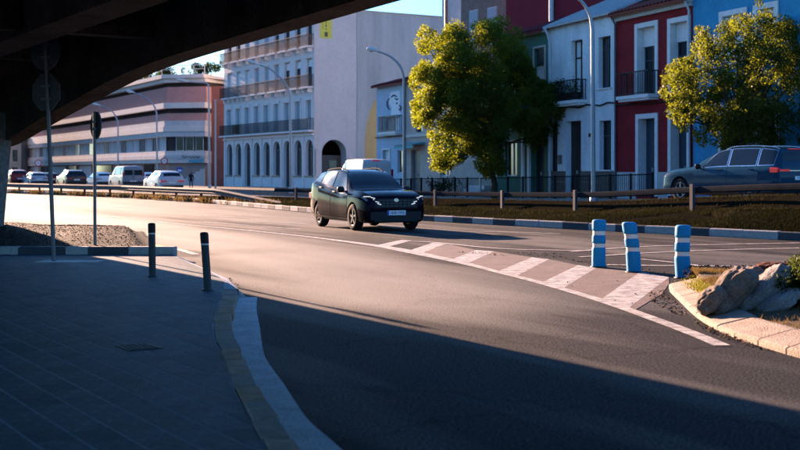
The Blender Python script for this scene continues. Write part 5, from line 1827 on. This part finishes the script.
c = at(215.5, 100, 108)
up = thing('utility_pole', 'plain grey pole beside the left end of the white apartment building', 'pole', (c.x, c.y, 0))
mb = MB(); mb.tube([Vector((c.x, c.y, 0)), c], [.09, .07], 10); mb.build('pole', M_lpole, up)
mb = MB(); mb.box((c.x, c.y, c.z), (.12, .12, .06), ch=.02); mb.build('cap', M_lpole, up)

# ---------------------------------------------------------------- railing before the houses
aF = [(Vector((p[0], p[1], 0))-F_O).dot(F_D) for p in Fd[:42]]
def zU(a):
    o = np.argsort(aF)
    return float(np.interp(a, np.array(aF)[o], np.array(Uzd[:42])[o]))+.12
pr = thing('street_railing', 'long grey steel railing along the pavement before the houses', 'railing', tuple(HF.W(8, 1.7, .3)))
A0, A1 = ha(690), ha(418)
n = 18
bars = MB()
for k in range(n+1):
    a = A0+(A1-A0)*k/n
    z = zU(a)
    mb = MB(); HF.box(mb, a-.035, a+.035, 1.665, 1.735, z-.02, z+1.02, ch=.01); mb.build('post', M_galvd if k != 10 else M_wframe, pr)
    if k < n:
        b = A0+(A1-A0)*(k+1)/n
        zb2 = zU(b)
        mb = MB(); mb.tube([HF.W(a+.035, 1.7, z+.96), HF.W(b-.035, 1.7, zb2+.96)], .025, 6); mb.tube([HF.W(a+.035, 1.7, z+.14), HF.W(b-.035, 1.7, zb2+.14)], .02, 6); mb.build('rail', M_galvd, pr)
        m = int((b-a)/.14)
        for q in range(1, m):
            t = q/m; zz = z+(zb2-z)*t
            HF.box(bars, a+(b-a)*t-.008, a+(b-a)*t+.008, 1.692, 1.708, zz+.15, zz+.95)
struct(bars.build('bar', M_galvd, pr), 'stuff')
st = thing('entrance_steps', 'pale stone steps below the dark left tree', 'steps', tuple(HF.W(ha(483), .5, .2)))
for k in range(4):
    mb = MB(); HF.box(mb, ha(491), ha(475), .003, 1.3-.3*k, .1+k*.2, .1+(k+1)*.2-.004, ch=.015); mb.build('step', M_trim, st)

# ---------------------------------------------------------------- person by the pink wall
pc = at(191, 188, 113); pc.z = .02
pe = thing('person', 'person in dark clothes standing by the pink wall at the left', 'person', tuple(pc))
def skin(name, verts, edges, rad, m, parent, sub=2):
    me = bpy.data.meshes.new(name); me.from_pydata(verts, edges, [])
    o = bpy.data.objects.new(name, me); COL.objects.link(o)
    md = o.modifiers.new('s', 'SKIN')
    for v, r in zip(me.skin_vertices[0].data, rad): v.radius = (r, r*.85)
    me.skin_vertices[0].data[0].use_root = True
    sb = o.modifiers.new('u', 'SUBSURF'); sb.levels = sub; sb.render_levels = sub
    bpy.context.view_layer.update()
    nm = bpy.data.meshes.new_from_object(o.evaluated_get(bpy.context.evaluated_depsgraph_get()))
    o.modifiers.clear(); o.data = nm; nm.materials.clear(); nm.materials.append(m)
    for p in nm.polygons: p.use_smooth = True
    o.parent = parent
    return o
V = [(0, 0, .92), (0, 0, 1.12), (0, 0, 1.36), (0, 0, 1.48), (0, -.01, 1.60), (0, -.01, 1.70), (-.10, 0, .86), (-.11, -.02, .48), (-.12, .02, .07), (-.13, -.10, .03), (.10, 0, .86), (.12, .05, .48), (.12, .12, .07), (.13, 0, .03),
     (-.19, 0, 1.40), (-.25, .02, 1.12), (-.24, -.06, .88), (-.24, -.08, .78), (.19, 0, 1.40), (.25, .03, 1.12), (.25, -.06, .88), (.25, -.08, .78)]
E = [(0, 1), (1, 2), (2, 3), (3, 4), (4, 5), (0, 6), (6, 7), (7, 8), (8, 9), (0, 10), (10, 11), (11, 12), (12, 13), (2, 14), (14, 15), (15, 16), (16, 17), (2, 18), (18, 19), (19, 20), (20, 21)]
R_ = [.15, .15, .16, .06, .095, .08, .10, .075, .05, .045, .10, .075, .05, .045, .075, .055, .042, .04, .075, .055, .042, .04]
skin('body', V, E, R_, mat('dark_clothes', (.018, .019, .024), .8, .3, 6), pe)
mb = MB(); mb.lathe([(.02, -.12), (.085, -.10), (.10, 0), (.09, .07), (.03, .115)], (0, -.005, 1.66), 14, 0, ax=(Vector((.82, 0, 0)), Vector((0, 1, 0)), Vector((0, 0, 1)))); mb.build('head', mat('skin', (.30, .18, .13), .6, .2, 8), pe, local=True)
mb = MB(); mb.lathe([(.10, -.02), (.108, .03), (.09, .09), (.03, .128)], (0, .012, 1.665), 14, 0, ax=(Vector((.84, 0, 0)), Vector((0, 1, 0)), Vector((0, 0, 1)))); mb.build('hair', M_black, pe, local=True)
pe.scale = (.93, .93, .93)

# ---------------------------------------------------------------- trees, shrubs
from mathutils import noise
M_bark = mat('bark', (.07, .055, .042), .95, .6, 8, .9, 30)
M_leaf = leaf_mat('tree_leaf', (.028, .048, .012), (.36, .42, .018))
M_leaf_shaded = leaf_mat('tree_leaf_shaded', (.022, .040, .011), (.26, .30, .015))  # same leaf toned down: shade on the right tree put into its colour
M_leafd = leaf_mat('dark_leaf', (.022, .040, .014), (.06, .09, .01))
def leaf_cloud(name, clumps, per, size, m, parent, root, squash=1.0):
    """clumps: list of (centre, radius); oval leaves as two-triangle kites spread through each clump"""
    vs_, fs = [], []
    n = 0
    allc = []
    for c, r in clumps:
        k = int(per*(r/.5)**2)
        d = rng.normal(0, 1, (k, 3)); d /= np.linalg.norm(d, axis=1)[:, None]
        rad = r*rng.uniform(.25, 1.0, (k, 1))**.6
        p = np.array(c)+d*rad*np.array([1, 1, squash])
        nrm = d*.9+rng.normal(0, .75, (k, 3)); nrm /= np.linalg.norm(nrm, axis=1)[:, None]
        t = np.cross(nrm, rng.normal(0, 1, (k, 3))); t /= np.linalg.norm(t, axis=1)[:, None]
        b = np.cross(nrm, t)
        s = size*rng.uniform(.6, 1.25, (k, 1))
        q = np.stack([p-t*s*.62, p+b*s*.34+nrm*s*.08, p+t*s*.62, p-b*s*.34+nrm*s*.08], axis=1)
        allc.append(q.reshape(-1, 3))
        n += k
    V_ = np.concatenate(allc)-np.array(root.location)
    F_ = np.arange(n*4).reshape(n, 4)
    return np_mesh(name, V_, F_, m, parent)
def tree(label, poly_px, D, trunk_px, base_y_z, thick, nclump, per, size, group='street trees before the houses', cr=(.32, .62), lm=None):
    mx_, my_ = sum(p[0] for p in poly_px)/len(poly_px), sum(p[1] for p in poly_px)/len(poly_px)
    poly_px = [(mx_+(x-mx_)*1.04, my_+(y-my_)*1.03) for x, y in poly_px]
    bx = at(trunk_px, 180, D); zg = base_y_z
    r = thing('street_tree', label, 'tree', (bx.x, D, zg), 0, group)
    poly = [(x, y) for x, y in poly_px]
    xs_, ys_ = [p[0] for p in poly], [p[1] for p in poly]
    cx_, cy_ = sum(xs_)/len(xs_), sum(ys_)/len(ys_)
    k_px = FPX/D
    def edge_d(x, y):
        best = 1e9
        for (x0, y0), (x1, y1) in zip(poly, poly[1:]+poly[:1]):
            dx, dy = x1-x0, y1-y0; t = max(0, min(1, ((x-x0)*dx+(y-y0)*dy)/(dx*dx+dy*dy+1e-9)))
            best = min(best, math.hypot(x-x0-dx*t, y-y0-dy*t))
        return best
    clumps = []
    tries = 0
    while len(clumps) < nclump and tries < 20000:
        tries += 1
        x, y = random.uniform(min(xs_), max(xs_)), random.uniform(min(ys_), max(ys_))
        if not inside((x, y), poly): continue
        e = edge_d(x, y)/k_px
        if noise.noise(Vector((x*.045+D, y*.045, 3.3))) < -.16 and e < 1.6: continue
        rad = random.uniform(*cr)
        rad = min(rad, max(.20, e*.9+.12))
        tt = thick*min(1, (e/1.6))**.55
        dd = random.choice((-1, 1))*tt*random.uniform(.1, 1)**.45
        clumps.append((tuple(at(x, y, D)+Vector((0, dd, 0))), rad))
    leaf_cloud('crown', clumps, per, size, lm or M_leaf, r, r)
    mb = MB()
    top = at(cx_, cy_, D)
    fork = Vector((bx.x+(top.x-bx.x)*.35, D, zg+(top.z-zg)*.45))
    mb.tube([Vector((bx.x, D, zg-.1)), Vector((bx.x+.03, D, zg+.8)), fork], [.17, .14, .12], 10)
    for c, rd in random.sample(clumps, min(len(clumps), 26)):
        c = Vector(c); mid = fork.lerp(c, .5)+Vector((random.uniform(-.2, .2), random.uniform(-.2, .2), .15))
        mb.tube([fork, mid, c], [.07, .04, .012], 6)
    mb.build('trunk', M_bark, r)
    return r
T1 = [(425, 27), (434, 34), (441, 37), (450, 25), (462, 20), (475, 17), (484, 24), (497, 18), (508, 17), (516, 22), (520, 34), (522, 50), (532, 80), (552, 86), (570, 90), (573, 110), (562, 128), (545, 140), (530, 150), (505, 165), (492, 178), (478, 168), (470, 152), (456, 165), (440, 170), (427, 160), (433, 140), (428, 128), (416, 125), (413, 105), (420, 92), (412, 86), (415, 70), (425, 60), (418, 45)]
tree('big street tree at the left, its left side lit yellow by the sun', T1, 57.5, 494, .25, 3.2, 520, 330, .105)
T2 = [(668, 78), (676, 62), (690, 60), (700, 44), (702, 20), (715, 18), (722, 14), (738, 15), (745, 8), (752, 1), (760, 11), (770, 18), (782, 20), (790, 28), (797, 38), (806, 45), (822, 70), (827, 110), (815, 140), (792, 150), (760, 148), (735, 150), (715, 140), (700, 143), (690, 130), (675, 115), (665, 98)]
tree('street tree at the right in front of the bright blue house', T2, 41.4, 744, .6, 2.4, 440, 300, .088, cr=(.22, .44), lm=M_leaf_shaded)
sb = thing('shrub', 'small dark shrub by the railing left of the stone steps', 'shrub', tuple(HF.W(ha(458), 1.2, .2)))
cl = []
for k in range(26):
    q = HF.W(ha(random.uniform(448, 469)), random.uniform(.6, 1.6), random.uniform(.35, 1.15)); cl.append((tuple(q), random.uniform(.2, .4)))
leaf_cloud('foliage', cl, 120, .10, M_leafd, sb, sb)
mb = MB(); q = HF.W(ha(458), 1.2, .1)
for k in range(5): mb.tube([q, q+Vector((random.uniform(-.5, .5), random.uniform(-.3, .3), .8))], [.03, .01], 5)
mb.build('stem', M_bark, sb)
# planters on the balcony of the white house
pn = thing('balcony_plants', 'dark potted plants on the balcony of the white house', 'plants', tuple(HF.W(ha(575), .3, hz(575, 99))))
cl = [(tuple(HF.W(ha(random.uniform(565, 586)), .42, hz(575, random.uniform(80, 97)))), random.uniform(.12, .25)) for k in range(34)]
leaf_cloud('foliage', cl, 130, .08, M_leafd, pn, pn)
mb = MB(); HF.box(mb, ha(584), ha(567), .15, .38, hz(575, 100.5), hz(575, 93)); mb.build('planter', M_black, pn)
# shrubs on the terrace of the pink building
TS = ['terrace shrub at the right end of the pink building roof', 'terrace shrub at the blunt corner of the pink building roof']+['low green shrub on the pink roof terrace, %s from the blunt corner' % w for w in ('first', 'second', 'third', 'fourth', 'fifth', 'sixth', 'seventh')]
for k in range(9):
    p = C1+PD*(k*5.5-6+random.uniform(-1, 1))+PN*-random.uniform(1.0, 2.4)
    if k < 2: p = C2+PC*(k*2.2)+PCN*-1.2
    t = thing('terrace_shrub', TS[k], 'shrub', (p.x, p.y, 12.9), 0, 'shrubs on the roof terrace')
    cl = [((p.x+random.uniform(-1.2, 1.2), p.y+random.uniform(-1, 1), 12.9+random.uniform(.2, 1.2)), random.uniform(.3, .55)) for q in range(14)]
    leaf_cloud('foliage', cl, 90, .20, M_leafd, t, t)
    mb = MB(); mb.tube([(p.x, p.y, 12.85), (p.x, p.y, 14)], [.08, .03], 6); mb.build('stem', M_bark, t)

# ---------------------------------------------------------------- right island: rocks, shrub, debris
from mathutils import noise
M_rock = mat('weathered_rock', (.20, .16, .135), .95, .8, 4, 1.0, 25, col2=(.08, .064, .055), spots=.25)
M_rock2 = mat('grey_rock', (.27, .255, .245), .95, .8, 4, 1.0, 25, col2=(.12, .112, .105), spots=.25)
def rock(name, label, c, size, rot, m, seed, tilt=0.0, group=None):
    bm = bmesh.new(); bmesh.ops.create_icosphere(bm, subdivisions=5, radius=1)
    for v in bm.verts:
        p = v.co.copy()
        d = 1+.22*noise.noise(p*1.1+Vector((seed, 0, 0)))+.10*noise.noise(p*3+Vector((0, seed, 0)))+.03*noise.noise(p*9)+.015*noise.noise(p*24)
        vd = noise.voronoi(p*1.7+Vector((seed, seed, 0)))[0]; d += .14*(vd[1]-vd[0])-.05+.05*(noise.voronoi(p*4+Vector((0, 0, seed)))[0][0])
        p = Vector((math.copysign(abs(p.x)**.8, p.x), math.copysign(abs(p.y)**.8, p.y), math.copysign(abs(p.z)**.75, p.z)))*d
        v.co = Vector((p.x*size[0], p.y*size[1], p.z*size[2]))*1.1
    me = bpy.data.meshes.new(name); bm.to_mesh(me); bm.free()
    for p in me.polygons: p.use_smooth = True
    me.materials.append(m)
    o = bpy.data.objects.new(name, me); COL.objects.link(o)
    o.location = c; o.rotation_euler = (0, tilt, rot)
    o['label'] = label; o['category'] = 'rock'
    if group: o['group'] = group
    return o
D1 = 12.9
rock('rock', 'long brown rock sloping up to the right beside the island kerb', at(731, 291, D1), (.29, .22, .155), -.2, M_rock, 3.1, -.85)
rock('rock', 'small brown rock wedged low at the left of the big rock', at(710, 300, D1-.1), (.16, .20, .10), -.3, M_rock, 7.7, -.75)
rock('rock', 'brown rock at the back touching the pale slab', at(749, 282, D1+.45), (.20, .22, .12), .1, M_rock, 5.2, -.45)
rock('rock', 'pale grey slab of rock leaning beside the green shrub', at(760, 291, D1+.1), (.36, .24, .115), .12, M_rock2, 9.4, -.70)
rock('rock', 'flat grey rock lying low in front of the green shrub', at(776, 303, D1-.25), (.24, .20, .07), .1, M_rock2, 2.3, -.50)
M_rust = mat('rust_red', (.12, .035, .022), .9, .5, 8, .6)
rock('brick_rubble', 'dark rust red lump on top behind the pale slab', at(775, 268, D1+1.0), (.20, .16, .06), .1, M_rust, 4.4)
sh = thing('shrub', 'low dense green shrub at the right edge behind the rocks', 'shrub', tuple(at(795, 300, 13.2)))
cl = []
for k in range(150):
    x, y = random.uniform(772, 830), random.uniform(263, 307)
    if y < 263+max(0, (796-x))*1.1: continue
    q = at(x, y, 12.75)+Vector((0, random.uniform(-.25, .5), 0)); cl.append((tuple(q), random.uniform(.06, .13)))
M_shrub = leaf_mat('shrub_leaf', (.022, .042, .012), (.08, .11, .012))
leaf_cloud('foliage', cl, 2600, .030, M_shrub, sh, sh)
mb = MB(); q = at(800, 310, 13.2)
for k in range(7): mb.tube([q, q+Vector((random.uniform(-.25, .35), random.uniform(-.1, .3), .42))], [.02, .006], 5)
mb.build('stem', M_bark, sh)

def flakes(name, pts, size, m, kind='stuff', flat=.5, root=(0, 0, 0)):
    k = len(pts)
    P_ = np.array(pts)
    nrm = np.column_stack([rng.normal(0, flat, k), rng.normal(0, flat, k), np.ones(k)]); nrm /= np.linalg.norm(nrm, axis=1)[:, None]
    t = np.cross(nrm, rng.normal(0, 1, (k, 3))); t /= np.linalg.norm(t, axis=1)[:, None]
    b = np.cross(nrm, t)
    s = size*rng.uniform(.4, 1.3, (k, 1))
    q = np.stack([P_-t*s, P_+b*s*.6+nrm*s*.3, P_+t*s, P_-b*s*.6+nrm*s*.2], axis=1).reshape(-1, 3)
    o = np_mesh(name, q, np.arange(k*4).reshape(k, 4), m)
    o['kind'] = kind
    return o
M_dead = mat('dead_leaf', (.13, .075, .04), .9, .6, 3, col2=(.05, .03, .02))
M_deadd = mat('dark_litter', (.05, .035, .03), .9, .6, 3)
def scatter(poly, n, z=.008, bias=None):
    xs_, ys_ = [p[0] for p in poly], [p[1] for p in poly]
    out = []
    while len(out) < n:
        x, y = random.uniform(min(xs_), max(xs_)), random.uniform(min(ys_), max(ys_))
        if inside((x, y), poly):
            p = gp(x, y); out.append((p.x, p.y, z+random.uniform(0, .012)))
    return out
lit = scatter([(645, 296), (662, 289), (672, 300), (690, 317), (676, 316), (655, 305)], 230)+scatter([(690, 319), (722, 333), (770, 352), (740, 346), (705, 333)], 150)+scatter([(600, 275), (670, 280), (640, 312), (560, 285)], 16)
lit += scatter([(640, 268), (672, 272), (668, 277), (645, 274)], 60)
o = flakes('fallen_leaves', lit, .017, M_dead, flat=.7)
lit2 = scatter([(455, 252), (480, 252), (500, 254), (512, 257), (470, 255)], 60)+scatter([(505, 252), (560, 254), (568, 259), (530, 257)], 120)+scatter([(560, 259), (600, 263), (640, 268), (600, 266)], 80)+scatter([(150, 262), (190, 266), (240, 283), (238, 287), (180, 272)], 140)
flakes('road_litter', lit2, .017, M_deadd, flat=.7)
# soil litter and moss on the island
def on_soil(px, py):
    p = gp(px, py, .15); return p
lit3 = []
for k in range(420):
    p = gp(random.uniform(684, 752), random.uniform(269.5, 280), .12); lit3.append((p.x, p.y, .165+random.uniform(0, .03)))
flakes('soil_litter', lit3, .028, M_deadd, flat=.7)
M_moss = leaf_mat('moss', (.20, .20, .025), (.22, .20, .02))
M_dry = leaf_mat('dry_grass', (.16, .115, .045), (.18, .12, .04), .9)
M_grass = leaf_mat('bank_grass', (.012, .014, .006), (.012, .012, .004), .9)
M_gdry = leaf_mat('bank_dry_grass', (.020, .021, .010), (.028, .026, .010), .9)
def blades(name, pts, h, w, m):
    k = len(pts); P_ = np.array(pts)
    a = rng.uniform(0, 2*PI, k); d = np.column_stack([np.cos(a), np.sin(a), np.zeros(k)])
    hh = h*rng.uniform(.4, 1.3, (k, 1)); lean = np.column_stack([rng.normal(0, .45, k), rng.normal(0, .45, k), np.ones(k)])
    ww = w*rng.uniform(.6, 1.4, (k, 1))
    V_ = np.stack([P_-d*ww, P_+d*ww, P_+lean*hh], axis=1).reshape(-1, 3)
    o = np_mesh(name, V_, np.arange(k*3).reshape(k, 3), m)
    o['kind'] = 'stuff'
    return o
sr = np.array(soil_rows)            # (26, 25, 3)
def soil_pt():
    i, j = random.randrange(0, 25), random.randrange(0, 24)
    a, b = random.random(), random.random()
    p = sr[i, j]*(1-a)*(1-b)+sr[i+1, j]*a*(1-b)+sr[i, j+1]*(1-a)*b+sr[i+1, j+1]*a*b
    return p
pts = [soil_pt() for k in range(26000)]
blades('dry_grass', [p for p in pts if noise.noise(Vector(p)*1.4) > -.25 and p[2] > .05], .055, .004, M_dry)
ms = []
while len(ms) < 2600:
    p = gp(random.gauss(705, 9), random.gauss(286, 4.2), .16)
    if p.x > 3.55 and p.y < 17: ms.append((p.x, p.y, .165+random.uniform(-.01, .01)))
blades('moss', ms, .026, .006, M_moss)
# grass on the bank and weeds under the left rail
bg_ = np.array(bank_rows)           # (9, n, 3)
nb = bg_.shape[1]
pts = []
while len(pts) < 60000:
    i, j = random.randrange(0, 8), random.randrange(0, 36)
    a, b = random.random(), random.random()
    p = bg_[i, j]*(1-a)*(1-b)+bg_[i+1, j]*a*(1-b)+bg_[i, j+1]*(1-a)*b+bg_[i+1, j+1]*a*b
    if noise.noise(Vector(p)*.7) > -.2+.5*random.random()-.25: pts.append(p)
blades('bank_grass', pts, .07, .010, M_grass)
pts = []
while len(pts) < 9000:
    j = random.randrange(0, 40); b = random.random(); o_ = random.uniform(-.3, 1.0)
    p = bg_[8, j]*(1-b)+bg_[8, j+1]*b
    q = p+np.array([nF[j][0]*o_, nF[j][1]*o_, max(0, min(o_, .4))*.9])
    if noise.noise(Vector(q)*.9) > -.15: pts.append(q)
blades('crest_grass', pts, .06, .010, M_gdry)
pts = []
while len(pts) < 5000:
    i, j = random.randrange(0, 8), random.randrange(0, 36); a, b = random.random(), random.random()
    p = bg_[i, j]*(1-a)*(1-b)+bg_[i+1, j]*a*(1-b)+bg_[i, j+1]*(1-a)*b+bg_[i+1, j+1]*a*b
    if noise.noise(Vector(p)*.8+Vector((9, 0, 0))) > .18: pts.append(p)
blades('bank_dry_tufts', pts, .09, .010, M_gdry)
pts = []
while len(pts) < 5200:
    k = random.randrange(len(lp)-1); t = random.random()
    p = lp[k].lerp(lp[k+1], t)
    s = .5+.5*math.sin((k+t)*1.7)
    if random.random() < s**2:
        pts.append((p.x+random.gauss(-.05, .22), p.y+random.gauss(.1, .22), .05))
blades('dry_weeds', pts, .30, .03, M_dry)
# stones on the gravel mound
mr_ = np.array(mound_rows)
pts = []
while len(pts) < 14000:
    i, j = random.randrange(0, 58), random.randrange(0, 88)
    p = mr_[i, j]
    if p[2] > .15: pts.append((p[0]+random.uniform(-.06, .06), p[1]+random.uniform(-.09, .09), p[2]+.004))
flakes('gravel_stones', pts, .017, mat('gravel_stone', (.034, .029, .026), .9, .7, 8, spots=.4), flat=.8)
